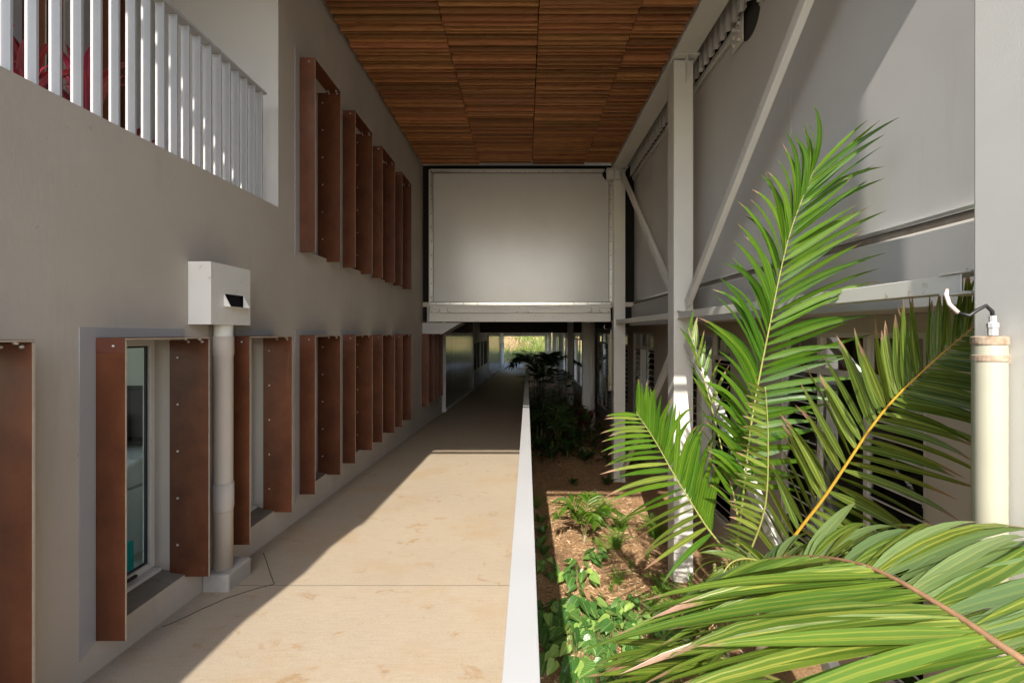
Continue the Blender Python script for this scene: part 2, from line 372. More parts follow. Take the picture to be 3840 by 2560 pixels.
# ---- ramp: slabs with sawn joints
RX0, RXS = -.016, .0058                                  # rail centre line drifts slightly to the right
def rx(y): return RX0 + RXS*y
walk = empty('walkway', (0,0,0), 'long concrete ramp running down between the two buildings', 'walkway', kind='structure')
cuts = [-9, -5.2, -1.4, 3.62, 8.55, 13.4, 18.2, 23.0, 27.8, 32.6, 37.4, 42.0, 48, 54]
for a, c in zip(cuts[:-1], cuts[1:]):
    b = MB(); g = .0035; n = 4; poly = []
    ya, yc = a+g, c-g
    xs = lambda y: (-2.502, rx(y)+.03)
    vs = []
    for y in (ya, yc):
        for x, z in ((xs(y)[0], zf(y)), (xs(y)[1], zf(y)), (xs(y)[1], zf(y)-.22), (xs(y)[0], zf(y)-.22)): vs.append((x, y, z))
    b.add(vs, [(0,1,2,3),(7,6,5,4),(0,4,5,1),(1,5,6,2),(2,6,7,3),(3,7,4,0)])
    b.build('slab', M['concrete'], walk)
b = MB()
for y in cuts[1:-1]:
    b.box(-2.49, rx(y)+.02, y-.005, y+.005, zf(y)-.2, zf(y)-.0005)
b.build('joint_filler', M['joint'], walk)
# sawn crack lines round the downpipe pad
def crack(pts, wdt, nm='sawn_joint'):
    b = MB(); pv = []
    for (px, py) in pts:
        k = (py-1246)/1706.0; Y = 1.857/(k-.0423); pv.append(Vector(((px-1967)*Y/1706, Y, zf(Y)+.0015)))
    for p, q in zip(pv[:-1], pv[1:]): b.bar(p, q, wdt, .004)
    return b.build(nm, M['joint'], walk)
crack([(607,2350), (650,2333), (700,2310), (752,2284), (800,2264), (850,2241), (900,2225), (960,2206), (1028,2189)], .0024)
crack([(988,2072), (1003,2115), (1015,2152), (1029,2188)], .0055)
# dark side wall under the ramp
b = MB(); ys = [-9 + i*3 for i in range(22)]
for a, c in zip(ys[:-1], ys[1:]):
    if zf(c)-.22 > GZ: b.add([(rx(a)+.005,a,GZ-.3),(rx(c)+.005,c,GZ-.3),(rx(c)+.005,c,zf(c)-.215),(rx(a)+.005,a,zf(a)-.215),
                             (-2.4,a,GZ-.3),(-2.4,c,GZ-.3),(-2.4,c,zf(c)-.215),(-2.4,a,zf(a)-.215)],
                            [(0,1,2,3),(7,6,5,4),(3,2,6,7)])
b.build('ramp_base', M['block'], walk)

# ---- hillside beyond
def hz(x, y): return GZ-.3 + max(0, y-58)*.19 + .5*noise.noise(Vector((x*.15, y*.15, 0))) + .25*noise.noise(Vector((x*.6, y*.6, 2)))
b = ground_grid(-60, 60, 56, 150, 60, 60, hz)
tag(b.build('hillside', M['hill'], smooth=True), 'sunlit grassy hillside beyond the far end of the ramp', 'hillside', kind='structure')
for nm, mk, N_, lab in (('hill_grass', 'tuft_a', 5200, 'green scrubby growth covering the far hillside'), ('dry_grass', 'tuft_b', 5200, 'pale dry grass covering the far hillside')):
    b = MB(); b.uv = []
    for i in range(N_):
        y = 58 + 40*random.random()**1.5; x = random.uniform(-.11, .10)*y; z = hz(x, y)
        if noise.noise(Vector((x*.25, y*.12, 5)))*(1 if mk == 'tuft_a' else -1) < -.12: continue
        h = random.uniform(.3, 1.1); a = random.uniform(0, 6.28); L = random.uniform(.05, .14); tl = random.uniform(-.5, .5)
        d = Vector((math.cos(a), math.sin(a), 0))
        b.add([Vector((x,y,z))-d*L, Vector((x,y,z))+d*L, Vector((x+tl*h, y+tl*.5, z+h))], [(0,1,2)]); b.uv += [(0,0),(1,0),(.5,.8)]
    tag(b.build(nm, M[mk]), lab, 'grass', kind='stuff')

# ================================================================== LEFT BUILDING (taupe render)
WX = -2.5
HK = [1.46 + 1.2*k for k in range(0, 9)]                 # hood near sides; index 0 is cut by the frame edge
LOW = [0, 1, 2, 3, 4, 5, 6, 8, 9]
def hoodY(i): return 1.46 + 1.2*i
lowI = [0, 1, 2, 3, 4, 5, 6, 8, 9]; lowI = [i for i in (0,1,2,3,4,5,6)] + [8, 9]
lowI.remove(6) if False else None
# pitch fits: 2.66(i=1) 3.86 5.06 6.26 7.46 8.66(i=6) then 11.06(i=8) 12.26(i=9)
upI = [3, 4, 5, 6]
bld = empty('rendered_building', (-2.5, 6, 0), 'taupe rendered two storey building with narrow windows along the ramp', 'building')
holes = []
for i in lowI: holes.append((hoodY(i)+.02, hoodY(i)+.705, .22, 1.945))
for i in upI: holes.append((hoodY(i)+.02, hoodY(i)+.705, 2.93, 5.02))
BALY = 4.62
def wall_grid(y0, y1, z0, z1, holes, x, extra=lambda y, z: False):
    ys = sorted({y0, y1, BALY} | {h[0] for h in holes} | {h[1] for h in holes} | {-.9})
    zs = sorted({z0, z1, 3.27} | {h[2] for h in holes} | {h[3] for h in holes})
    ys = [y for y in ys if y0 <= y <= y1]; zs = [z for z in zs if z0 <= z <= z1]
    b = MB(); idx = {}
    def vi(y, z):
        if (y, z) not in idx: idx[(y, z)] = len(b.v); b.v.append((x, y, z))
        return idx[(y, z)]
    for ya, yb in zip(ys[:-1], ys[1:]):
        for za, zb in zip(zs[:-1], zs[1:]):
            cy, cz = (ya+yb)/2, (za+zb)/2
            if any(h[0] < cy < h[1] and h[2] < cz < h[3] for h in holes) or extra(cy, cz): continue
            b.f.append((vi(ya,za), vi(yb,za), vi(yb,zb), vi(ya,zb)))
    return b
b = wall_grid(-3, 30.2, -2.2, 6.3, holes, WX, lambda y, z: y < BALY and z > 3.27)
# parapet top, inner face, balcony return wall
b.quad((WX,-3,3.27),(WX,BALY,3.27),(WX-.2,BALY,3.29),(WX-.2,-3,3.29))
b.quad((WX-.2,-3,3.29),(WX-.2,BALY,3.29),(WX-.2,BALY,3.1),(WX-.2,-3,3.1))
b.quad((WX,-3,-2.2),(WX,-3,3.27),(WX-4,-3,3.27),(WX-4,-3,-2.2))
b.build('wall', M['render'], bld)
b = MB(); b.quad((WX,BALY,3.27),(WX,BALY,6.3),(-3.75,BALY,6.3),(-3.75,BALY,3.05))
b.build('balcony_side_wall', M['render_cool'], bld)
b = MB(); b.quad((-3.75,.9,3.05),(-3.75,BALY,3.05),(-3.75,BALY,6.3),(-3.75,.9,6.3)); b.quad((-3.75,.9,3.05),(-3.75,.9,6.3),(-6.5,.9,6.3),(-6.5,.9,3.05)); b.build('balcony_back_wall', M['render_cool'], bld)
b = MB(); b.quad((WX-.2,-3,3.12),(WX-.2,BALY,3.12),(-6.5,BALY,3.12),(-6.5,-3,3.12)); b.build('balcony_floor', M['block'], bld)
# reveals, sills, window frames and panes
for (ya, yb, za, zb) in holes:
    lower = za < 2
    b = MB(); xi = WX-.30
    b.quad((WX,ya,za),(WX,ya,zb),(xi,ya,zb),(xi,ya,za)); b.quad((WX,yb,za),(xi,yb,za),(xi,yb,zb),(WX,yb,zb))
    b.quad((WX,ya,zb),(WX,yb,zb),(xi,yb,zb),(xi,ya,zb))
    b.build('window_reveal', M['render'], bld)
    b = MB(); b.quad((WX,ya,za),(xi,ya,za+.05),(xi,yb,za+.05),(WX,yb,za)); b.build('sill', M['sill'], bld)
    win = MB()
    f = .042; x0, x1 = WX-.29, WX-.23; z0 = za+.055
    win.box(x0,x1,ya+.002,ya+f,z0,zb-.002); win.box(x0,x1,yb-f,yb-.002,z0,zb-.002)
    win.box(x0,x1,ya+f,yb-f,zb-f,zb-.002); win.box(x0,x1,ya+f,yb-f,z0,z0+f)
    win.box(x0,x1+.055,ya+.01,yb-.01,z0-.035,z0-.002)
    wo = win.build('window', M['alu'], bld, bevel=.003, seg=1)
    se = MB(); g = .012; a_, b_, c_, d_ = ya+f+.001, yb-f-.001, z0+f+.001, zb-f-.001; xa, xb = WX-.268, WX-.252
    se.box(xa,xb,a_,a_+g,c_,d_); se.box(xa,xb,b_-g,b_,c_,d_); se.box(xa,xb,a_+g,b_-g,d_-g,d_); se.box(xa,xb,a_+g,b_-g,c_,c_+g)
    s2 = se.build('seal', M['rubber_and_gap'], wo); s2.matrix_parent_inverse = Matrix()
    s2.matrix_parent_inverse = Matrix.Translation(-Vector((0,0,0)))
    pn = MB(); pn.quad((WX-.26,a_+.003,c_+.003),(WX-.26,b_-.003,c_+.003),(WX-.26,b_-.003,d_-.003),(WX-.26,a_+.003,d_-.003))
    p2 = pn.build('pane', M['glass'], wo); p2.matrix_parent_inverse = Matrix()
    if lower:
        hd = MB(); ym = (ya+yb)/2+.12; hd.prism([(ym-.05, z0+.012),(ym+.045, z0+.012),(ym+.055, z0+.022),(ym+.045, z0+.032),(ym-.05, z0+.032)], 'x', x1, x1+.014)
        h2 = hd.build('handle', M['black'], wo); h2.matrix_parent_inverse = Matrix()
# rooms behind the windows
b = MB(); X0, X1 = -6.5, WX-.31
b.quad((X1,-2.9,-.0),(X0,-2.9,0),(X0,30,0),(X1,30,0)); b.quad((X1,-2.9,2.85),(X1,30,2.85),(X0,30,2.85),(X0,-2.9,2.85))
b.quad((X0,5,0),(X0,5,2.85),(X0,30,2.85),(X0,30,0)); b.quad((X0,-2.9,0),(X0,-2.9,.9),(X0,5,.9),(X0,5,0)); b.quad((X1,-2.9,0),(X1,-2.9,2.85),(X0,-2.9,2.85),(X0,-2.9,0)); b.quad((X1,30,0),(X0,30,0),(X0,30,2.85),(X1,30,2.85))  # unseen far wall left open above sill height to let daylight in
b.quad((X1,5.0,0),(X0,5.0,0),(X0,5.0,2.85),(X1,5.0,2.85))
b.build('ground_floor_room', M['room'], bld)
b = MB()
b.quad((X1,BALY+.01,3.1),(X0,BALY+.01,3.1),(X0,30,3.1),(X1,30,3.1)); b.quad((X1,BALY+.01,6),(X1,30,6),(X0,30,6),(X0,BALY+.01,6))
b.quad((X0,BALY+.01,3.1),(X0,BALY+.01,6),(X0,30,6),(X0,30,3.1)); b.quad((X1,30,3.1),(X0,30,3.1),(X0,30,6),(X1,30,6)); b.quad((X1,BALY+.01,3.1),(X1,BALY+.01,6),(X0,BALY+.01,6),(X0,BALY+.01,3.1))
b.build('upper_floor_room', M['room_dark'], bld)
# inner skin so that no light leaks past the reveals
b = wall_grid(-2.9, 30.2, -2.2, 6.3, holes, WX-.305, lambda y, z: y < BALY and z > 3.05); b.build('wall_lining', M['room'], bld)

# things inside the nearest window: copier, dark bench, teal paper box
cx0 = -3.55
cp = empty('copier', (cx0, 4.2, 0), 'white office copier with a round black port seen through the nearest window', 'copier')
b = MB(); b.prism([(3.85,0),(4.9,0),(4.9,.60),(3.85,.60)], 'x', cx0-.6, cx0+.06); b.build('body', M['appliance'], cp, bevel=.02)
b = MB(); b.prism([(3.88,.61),(4.88,.61),(4.88,.84),(4.15,.84),(3.88,.76)], 'x', cx0-.55, cx0+.05); b.build('lid', M['appliance'], cp, bevel=.03)
b = MB(); b.tube([(cx0-.05,3.868,.69),(cx0-.05,3.885,.69)], .05, 20); b.build('port', M['black'], cp)
b = MB(); b.box(cx0-.5,cx0-.08,3.835,3.85,.10,.54); b.build('front_screen', M['black'], cp)
for z in (.46, .33):
    b = MB(); b.prism([(4.35,z-.045),(4.47,z-.045),(4.41,z+.055)] if z > .4 else [(4.34,z-.025),(4.48,z-.025),(4.48,z+.02),(4.34,z+.02)], 'x', cx0+.061, cx0+.064)
    b.build('warning_sticker', M['yellow'], cp)
bx = empty('paper_box', (-3.3, 3.55, 0), 'teal printed carton standing inside the nearest window', 'box')
b = MB(); b.box(-3.55,-3.14,3.55,3.66,0,.33); b.build('carton', M['teal'], bx, bevel=.006)
def text(name, body, loc, rot, size, m, parent, ext=.0008):
    cu = bpy.data.curves.new(name, 'FONT'); cu.body = body; cu.size = size; cu.extrude = ext
    o = bpy.data.objects.new(name, cu); COL.objects.link(o)
    dg = bpy.context.evaluated_depsgraph_get(); me = bpy.data.meshes.new_from_object(o.evaluated_get(dg))
    COL.objects.unlink(o); bpy.data.objects.remove(o)
    me.materials.clear(); me.materials.append(m)
    me.transform(Matrix.Translation(loc) @ Matrix.Rotation(rot[2],4,'Z') @ Matrix.Rotation(rot[0],4,'X'))
    o = bpy.data.objects.new(name, me); COL.objects.link(o); o.parent = parent
    o.matrix_parent_inverse = Matrix.Translation(-parent.location); return o
text('lettering', 'es\nes', Vector((-3.235,3.5475,.20)), (R(90),0,0), .055, M['appliance'], bx)
b = MB(); b.bar((-3.185,3.547,.31),(-3.185,3.547,.255),.005,.003,(0,1,0)); b.bar((-3.185,3.547,.255),(-3.205,3.547,.275),.005,.003,(0,1,0)); b.bar((-3.185,3.547,.255),(-3.165,3.547,.275),.005,.003,(0,1,0)); b.build('arrow', M['appliance'], bx)
bn = empty('bench', (-5.8, 4, 0), 'dark bench and shelving at the back of the room behind the nearest window', 'bench')
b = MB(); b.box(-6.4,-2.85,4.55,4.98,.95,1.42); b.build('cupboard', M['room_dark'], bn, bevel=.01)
b = MB(); b.box(-6.4,-2.85,4.5,4.98,.88,.93); b.build('bench_top', M['dark'], bn, bevel=.005)
b = MB(); b.box(-4.3,-3.95,4.40,4.49,.94,1.2); b.build('monitor', M['black'], bn, bevel=.01)

# ---- window hoods
boltm = MB(); boltm.lathe((0,0), [(.009,0),(.009,.003),(.0065,.0075),(.003,.0095)], 10); boltme = boltm.mesh('bolt', M['metal'])
ORD = ['', 'first', 'second', 'third', 'fourth', 'fifth', 'sixth', 'seventh', 'eighth']
def hood(i, z0, z1, label, group, wx=WX, depth=.175):
    y0 = hoodY(i); y1 = y0+.69; th = .011; xo = wx+depth
    h = empty('window_hood', (wx, (y0+y1)/2, z0), label, 'window hood', group)
    b = MB(); b.box(wx+.004, xo, y0-th, y0, z0, z1-.002); b.build('side_panel', M['ply'], h, bevel=.0015, seg=1)
    b = MB(); b.box(wx-.112, xo, y1-.002, y1+th, z0, z1-.002); b.build('side_panel', M['ply'], h, bevel=.0015, seg=1)
    b = MB(); b.box(wx+.004, xo+.001, y0-th-.001, y1+th+.001, z1, z1+th); b.build('top_panel', M['ply'], h, bevel=.0015, seg=1)
    b = MB()                                            # pale raw edges of the boards
    b.box(xo, xo+.0015, y0-th+.001, y0-.001, z0+.002, z1-.004); b.box(xo, xo+.0015, y1-.001, y1+th-.001, z0+.002, z1-.004); b.box(xo+.001, xo+.003, y0-th, y1+th, z1+.0015, z1+th-.0015)
    b.build('board_edge', M['ply_edge'], h)
    b = MB(); b.box(wx+.006, xo-.001, y0-th-.003, y0-th, z1-.075, z1+th-.001); b.build('cap_angle', M['ply_cap'], h, bevel=.001, seg=1)
    b = MB(); fw = .108
    b.prism([(y0-fw, z0-.055), (y0-th-.002, z0-.005), (y0-th-.002, z1+.014), (y1-.02, z1+.014), (y1-.02, z1+.075), (y0-fw, z1+.075)], 'x', wx-.004, wx+.006)
    b.build('flashing', M['flash'], h, bevel=.001, seg=1)
    Rm = Matrix.Rotation(R(90), 4, 'X')                 # bolt axis towards -Y
    link_copy('bolt', boltme, h, Matrix.Translation((wx+.11, y0-th-.003, z1-.035)) @ Rm)
    n = 5 if z1-z0 < 2 else 6
    for k in range(n):
        link_copy('bolt', boltme, h, Matrix.Translation((wx-.05, y1-.002, z1-.14-k*.344)) @ Rm)
    Rd = Matrix.Rotation(R(180), 4, 'X')
    for x_ in (wx+.03, wx+.13):
        link_copy('bolt', boltme, h, Matrix.Translation((x_, y1-.03, z1)) @ Rd @ Matrix.Scale(1.5, 4))
        link_copy('bolt', boltme, h, Matrix.Translation((x_, y1-.002, z1-.022)) @ Rm @ Matrix.Scale(1.3, 4))
    return h
labs = {0: 'brown window hood cut off by the left picture edge', 1: 'nearest complete brown window hood, left of the drainpipe with white equipment inside',
        2: 'brown window hood immediately right of the drainpipe', 3: 'second lower brown window hood to the right of the drainpipe',
        4: 'third lower brown window hood to the right of the drainpipe', 5: 'fourth lower brown window hood to the right of the drainpipe',
        6: 'last lower brown window hood before the gap in the row', 8: 'shaded brown window hood under the white girder, nearer of two',
        9: 'shaded brown window hood right beside the long glossy door'}
for i in lowI: hood(i, .205, 1.955, labs[i], 'lower row of window hoods')
ulabs = {3: 'tallest looking upper brown window hood, nearest the white balcony balusters', 4: 'second upper brown window hood from the balcony',
         5: 'third upper brown window hood from the balcony', 6: 'upper brown window hood closest to the white end screen'}
for i in upI: hood(i, 2.89, 5.035, ulabs[i], 'upper row of window hoods')
hood(1.62, 3.2, 5.9, 'shadowy brown hood on the balcony wall behind red leaves', 'hoods behind the balcony balusters', -3.75)
hood(2.10, 3.2, 5.9, 'shadowy brown hood deep in the balcony corner behind the balusters', 'hoods behind the balcony balusters', -3.75)
hood(1.15, 3.2, 5.9, 'shadowy brown hood behind the leftmost balusters', 'hoods behind the balcony balusters', -3.75)

# ---- rainwater head and downpipe
dp = empty('drainpipe', (-2.40, 3.636, zf(3.6)), 'taupe drainpipe with a square white rainwater box fixed to the wall', 'drainpipe')
rh = MB(); xa, xb = WX+.002, -2.329; y0, y1, z0, z1 = 3.38, 3.865, 2.06, 2.527
sy0, sy1, sz0, sz1 = 3.53, 3.775, 2.205, 2.30
for (ya, yb, za, zb) in ((y0,y1,z0,sz0),(y0,y1,sz1,z1),(y0,sy0,sz0,sz1),(sy1,y1,sz0,sz1)): rh.box(xb-.004, xb, ya, yb, za, zb)
rh.box(xa, xb-.004, y0, y0+.004, z0, z1); rh.box(xa, xb-.004, y1-.004, y1, z0, z1); rh.box(xa, xb-.004, y0+.004, y1-.004, z0, z0+.004)
ro = rh.build('rainwater_head', M['steel'], dp)
b = MB(); b.box(xa+.001, xb-.03, y0+.005, y1-.005, z0+.006, z1-.02); ob = b.build('inside', M['dark'], ro); ob.matrix_parent_inverse = Matrix()
b = MB()
b.add([(xb,sy0,sz1),(xb,sy0,sz0),(xb+.05,sy0,sz0-.004),(xb,sy0+.003,sz1),(xb,sy0+.003,sz0),(xb+.05,sy0+.003,sz0-.004)],[(0,1,2),(5,4,3),(0,2,5,3),(1,0,3,4),(2,1,4,5)])
b.add([(xb,sy1,sz1),(xb,sy1,sz0),(xb+.05,sy1,sz0-.004),(xb,sy1+.003,sz1),(xb,sy1+.003,sz0),(xb+.05,sy1+.003,sz0-.004)],[(0,1,2),(5,4,3),(0,2,5,3),(1,0,3,4),(2,1,4,5)])
b.add([(xb,sy0,sz0),(xb,sy1,sz0),(xb+.05,sy1,sz0-.004),(xb+.05,sy0,sz0-.004),(xb,sy0,sz0-.003),(xb,sy1,sz0-.003),(xb+.05,sy1,sz0-.007),(xb+.05,sy0,sz0-.007)],[(0,1,2,3),(7,6,5,4),(0,3,7,4),(2,1,5,6),(3,2,6,7)])
ob = b.build('spout', M['steel'], ro); ob.matrix_parent_inverse = Matrix()
zb = zf(3.64)
pc = (-2.405, 3.636)
b = MB(); b.lathe(pc, [(.066,2.066),(.066,1.93)], 28); b.build('outlet', M['steel'], dp, smooth=False)
b = MB(); b.lathe(pc, [(.071,1.97),(.0725,1.965),(.0725,1.82),(.068,1.81),(.067,.74),(.0675,zb+.13)], 32); o = b.build('pipe', M['render'], dp); 
for p in o.data.polygons: p.use_smooth = len(p.vertices) == 4
b = MB(); b.lathe(pc, [(.0735,.80),(.0735,.62),(.069,.59),(.0685,.58)], 32); o = b.build('coupling', M['render'], dp)
for p in o.data.polygons: p.use_smooth = len(p.vertices) == 4
b = MB(); b.box(-2.499,-2.29,3.52,3.82,zb-.05,zb+.135); b.build('footing', M['block'], dp, bevel=.018, seg=3)

# ---- balcony balustrade
bal = empty('balustrade', (-2.53, 2, 3.27), 'white vertical fin balustrade along the upper balcony', 'balustrade')
fm = MB(); fm.box(-2.5625,-2.502,0,.0125,3.262,4.292)
fme = fm.mesh('baluster', M['fin'])
nfin = 42
for k in range(nfin):
    y = 4.338-.118*k
    link_copy('baluster', fme, bal, Matrix.Translation((0, y, 0)))
b = MB(); b.box(-2.572,-2.49,-.62,4.40,4.293,4.312); b.build('top_rail', M['fin'], bal, bevel=.002, seg=1)
b = MB(); b.box(-2.56,-2.51,-1.05,-.625,3.262,3.85); b.build('shadow_step_panel', M['fin'], bal, bevel=.004, seg=1)  # unseen low panel added to step the shadow edge on the ramp

# ================================================================== ROOF AND TIMBER CEILING
ceil = empty('timber_ceiling', (0, 6, 6.0), 'brown hardwood batten ceiling over the ramp', 'ceiling', kind='structure')
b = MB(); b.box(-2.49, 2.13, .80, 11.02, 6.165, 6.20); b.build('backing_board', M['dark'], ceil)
b = MB(); b.box(-6.6, 2.0, .75, 11.0, 6.32, 6.42); b.box(2.0, 7, .98, 54, 6.32, 6.42); b.box(-6.6, 2.0, 11.0, 54, 6.32, 6.42); b.build('roof_sheet', M['rib'], ceil)
b = MB(); b.box(-6.6, 2.0, .75, .79, 5.99, 6.319); b.box(2.0, 7, .98, 1.02, 5.99, 6.319); b.build('roof_fascia', M['steel'], ceil)
b = MB(); b.tube([(-6.6,.56,5.99),(2.0,.56,5.99)], .055, 12); b.build('eaves_pipe', M['steel'], ceil)
joints = [-2.46, -1.07, .18, 1.44, 2.13]
slm = {}
y = 4.9; row = 0
while y < 10.93:
    pitch = random.choice([.072, .086, .098, .112]); dzr = random.choice([0, .010, .022, .034, .046]); wr = random.choice([.022, .028, .034, .044])
    for c in range(4):
        x0, x1 = joints[c]+.004+random.uniform(0,.006), joints[c+1]-.004-random.uniform(0,.006)
        dz, wd = dzr, wr
        if random.random() < .4: dz = random.choice([0, .010, .022, .034, .046])
        j_ = random.uniform(-.003, .003)
        b = MB(); b.box(x0, x1, y+j_, y+j_+wd, 6.010+dz, 6.158); b.build('batten', M['timber'], ceil, bevel=.0015, seg=1)
    y += pitch; row += 1

# the same battens carried on behind the picture's upper edge
b = MB(); y = .84
while y < 4.85:
    wr = random.choice([.022, .028, .034, .044])
    for c in range(4): b.box(joints[c]+.006, joints[c+1]-.006, y, y+wr, 6.010+random.choice([0, .010, .022, .034, .046]), 6.158)
    y += random.choice([.072, .086, .098, .112])
tag(b.build('near_battens', M['timber'], ceil), None, None, kind='stuff')

# ================================================================== STEEL FRAME
CX0, CX1 = 2.165, 2.455
beam = empty('roof_beam', (2.3, 6, 6.0), 'long cream steel roof beam along the right edge of the timber ceiling', 'beam')
b = MB(); b.box(2.14, 2.465, 1.03, 11.3, 5.995, 6.012); b.box(2.14, 2.465, 1.03, 11.3, 6.28, 6.297); b.box(2.295, 2.312, 1.03, 11.3, 6.012, 6.28)
b.build('girder', M['steel'], beam)
b = MB(); b.box(2.142, 2.150, 1.03, 11.3, 6.013, 6.279); b.build('web_cover', M['steel'], beam)
boltL = MB(); boltL.lathe((0,0), [(.016,0),(.016,.010),(.008,.011),(.008,.022)], 8); boltLm = boltL.mesh('bolt', M['steel'])
def column(y, label, top=5.96, w_=.285):
    c = empty('steel_column', (2.31, y+.14, GZ), label, 'column', 'cream steel columns')
    b = MB(); b.box(CX0, CX0+w_, y, y+w_, GZ-.1, top-.01); b.build('post', M['steel_rough'], c, bevel=.014, seg=3)
    if top > 5:
        b = MB(); b.box(CX0-.02, CX0+w_+.055, y-.10, y+w_+.05, top+.014, top+.032); b.build('cap_plate', M['steel'], c, bevel=.002, seg=1)
        b = MB(); b.prism([(y-.095, top+.013), (y-.002, top+.013), (y-.002, top-.35), (y-.02, top-.35), (y-.095, top-.22)], 'x', CX0+.165, CX0+.177); b.build('stiffener', M['steel'], c, bevel=.002, seg=1)
        for x_ in (CX0+.07, CX0+.235):
            link_copy('bolt', boltLm, c, Matrix.Translation((x_, y-.06, top+.013)) @ Matrix.Rotation(R(180),4,'X'))
    return c
col1 = column(1.90, 'nearest cream steel column at the right picture edge carrying the tube light', w_=.30)
col2 = column(6.6, 'cream steel column standing in the garden behind the tall palm, sunlit at its foot')
col3 = column(11.05, 'cream steel column at the right end of the white end screen')
YC = [17.0, 22.8, 28.7, 35.0, 41.5, 48]
FL = ['far cream column with a round casing beyond the end screen', 'second far cream column beyond the end screen', 'third far cream column, pale behind the dark spiky shrub',
      'fourth far cream column towards the hillside', 'fifth far cream column towards the hillside', 'farthest cream column before the fence']
for y, lb in zip(YC, FL): column(y, lb, top=2.6 if y < 25 else 1.99)
b = MB(); b.lathe((2.50, 17.2), [(.17,GZ-.1),(.17,.35),(.172,.36),(.172,2.6)], 24); o = b.build('casing', M['steel'], [o for o in bpy.data.objects if o.get('label') == FL[0]][0])
for p in o.data.polygons: p.use_smooth = len(p.vertices) == 4
def brace(a, b_, label, wd=.075, hd=.115):
    e = empty('diagonal_brace', a, label, 'brace', 'diagonal steel braces')
    A, B = Vector(a), Vector(b_); m_ = MB(); m_.bar(A, B, wd, hd, (0,0,1)); m_.build('tube', M['steel'], e, bevel=.008, seg=2)
    t_ = (B-A).normalized()
    for p, s_ in ((A, 1), (B, -1)):
        g = MB(); g.bar(p - t_*.16*s_, p + t_*.06*s_, .014, .10, (0,0,1)); g.build('end_plate', M['steel'], e)
        for q in (.05, .11): link_copy('bolt', boltLm, e, Matrix.Translation(p - t_*q*s_ + Vector((-.007,0,0))) @ Matrix.Rotation(R(-90),4,'Y'))
    return e
bxx = 2.34
brace((bxx,6.52,2.42), (bxx,2.40,5.92), 'upper diagonal brace rising behind the tall palm frond')
brace((bxx,6.95,2.42), (bxx,10.98,5.86), 'upper diagonal brace in front of the far wall sheet')
brace((bxx,6.52,1.88), (bxx,2.35,-1.45), 'sunlit lower diagonal brace running down behind the palm', .085, .125)
brace((bxx,6.95,1.88), (bxx,10.95,-1.42), 'shaded lower diagonal brace meeting the foot of the column by the end screen')
def crail(y0, y1, label):
    e = empty('floor_rail', (2.3, (y0+y1)/2, 2.2), label, 'rail', 'cream channel rails between columns')
    x0, x1, z0, z1, th = 2.225, 2.355, 2.205, 2.30, .008
    b = MB(); b.prism([(x1,z0),(x0,z0),(x0,z1),(x1,z1),(x1,z1-th),(x0+th,z1-th),(x0+th,z0+th),(x1,z0+th)], 'y', y0, y1); b.build('channel', M['steel'], e, bevel=.004, seg=2)
    for ya in (y0-.06, y1-.10):
        for zc in (z1+.001, z0-.012): b = MB(); b.box(x0-.012, x1+.02, ya, ya+.17, zc, zc+.011); b.build('cleat', M['steel'], e, bevel=.002, seg=1)
    return e
crail(2.32, 6.56, 'cream channel rail behind the palm between the near and middle columns')
crail(6.90, 11.03, 'cream channel rail between the middle column and the end screen')

# ---- tube light on the near column and on the far column
def tube_light(x, y, z1, z0, label, r=.060):
    e = empty('tube_light', (x, y, z0), label, 'light', 'vertical tube lights')
    b = MB(); b.lathe((x,y), [(r*.96,z0),(r,z0+.01),(r,z1-.02),(r*.96,z1)], 28); o = b.build('tube', M['cream'], e)
    for p in o.data.polygons: p.use_smooth = len(p.vertices) == 4
    for zc in (z1-.09, z0+.15):
        b = MB(); b.lathe((x,y), [(r+.001,zc-.014),(r+.004,zc-.012),(r+.004,zc+.012),(r+.001,zc+.014)], 28); b.box(x+r, x+r+.03, y-.012, y+.012, zc-.012, zc+.012)
        b.box(x+r*.75, x+r+.011, y-.02, y+.085, zc-.022, zc+.022)
        b.build('clamp', M['rust'], e)
    b = MB(); b.lathe((x,y), [(r+.003,z1-.03),(r+.004,z1-.025),(r+.004,z1+.004),(r*.9,z1+.008)], 28); b.build('end_cap', M['rust'], e)
    b = MB(); b.lathe((x+.015,y), [(.012,z1+.008),(.018,z1+.012),(.018,z1+.045),(.021,z1+.046),(.021,z1+.066),(.013,z1+.072),(.013,z1+.10)], 8); b.build('cable_gland', M['white'], e)
    b = MB(); b.tube([(x+.015,y,z1+.09),(x+.012,y,z1+.12),(x-.02,y-.005,z1+.145),(x-.055,y,z1+.125),(x-.09,y,z1+.10),(x-.115,y+.03,z1+.115)], .008, 8); b.build('cable', M['black'], e, smooth=True)
    b = MB(); b.tube([(x-.112,y+.028,z1+.112),(x-.135,y+.05,z1+.155),(x-.14,y+.06,z1+.20),(x-.10,y+.10,z1+.225)], .009, 8); b.build('cable_sleeve', M['pinkcable'], e, smooth=True)
    return e
tube_light(2.094, 2.05, 1.975, .58, 'cream vertical tube light clamped to the nearest column')
tube_light(2.10, 11.15, 1.96, .58, 'small far tube light beside the column at the end screen', .055)

# ================================================================== END SCREEN AND GIRDER
EY = 11.1
scr = empty('end_screen', (0, EY, 2.66), 'pale grey sheet screen closing the end above the ramp', 'screen')
cut = [(2.09, 5.74+.0)]
poly = [(-2.30,2.72),(2.13,2.72),(2.13,5.66)]
for k in range(0, 9):
    a = R(270-90*k/8); poly.append((2.13+.24*math.cos(a), 5.90+.24*math.sin(a)))
poly += [(1.89,5.90),(-2.30,5.90)]
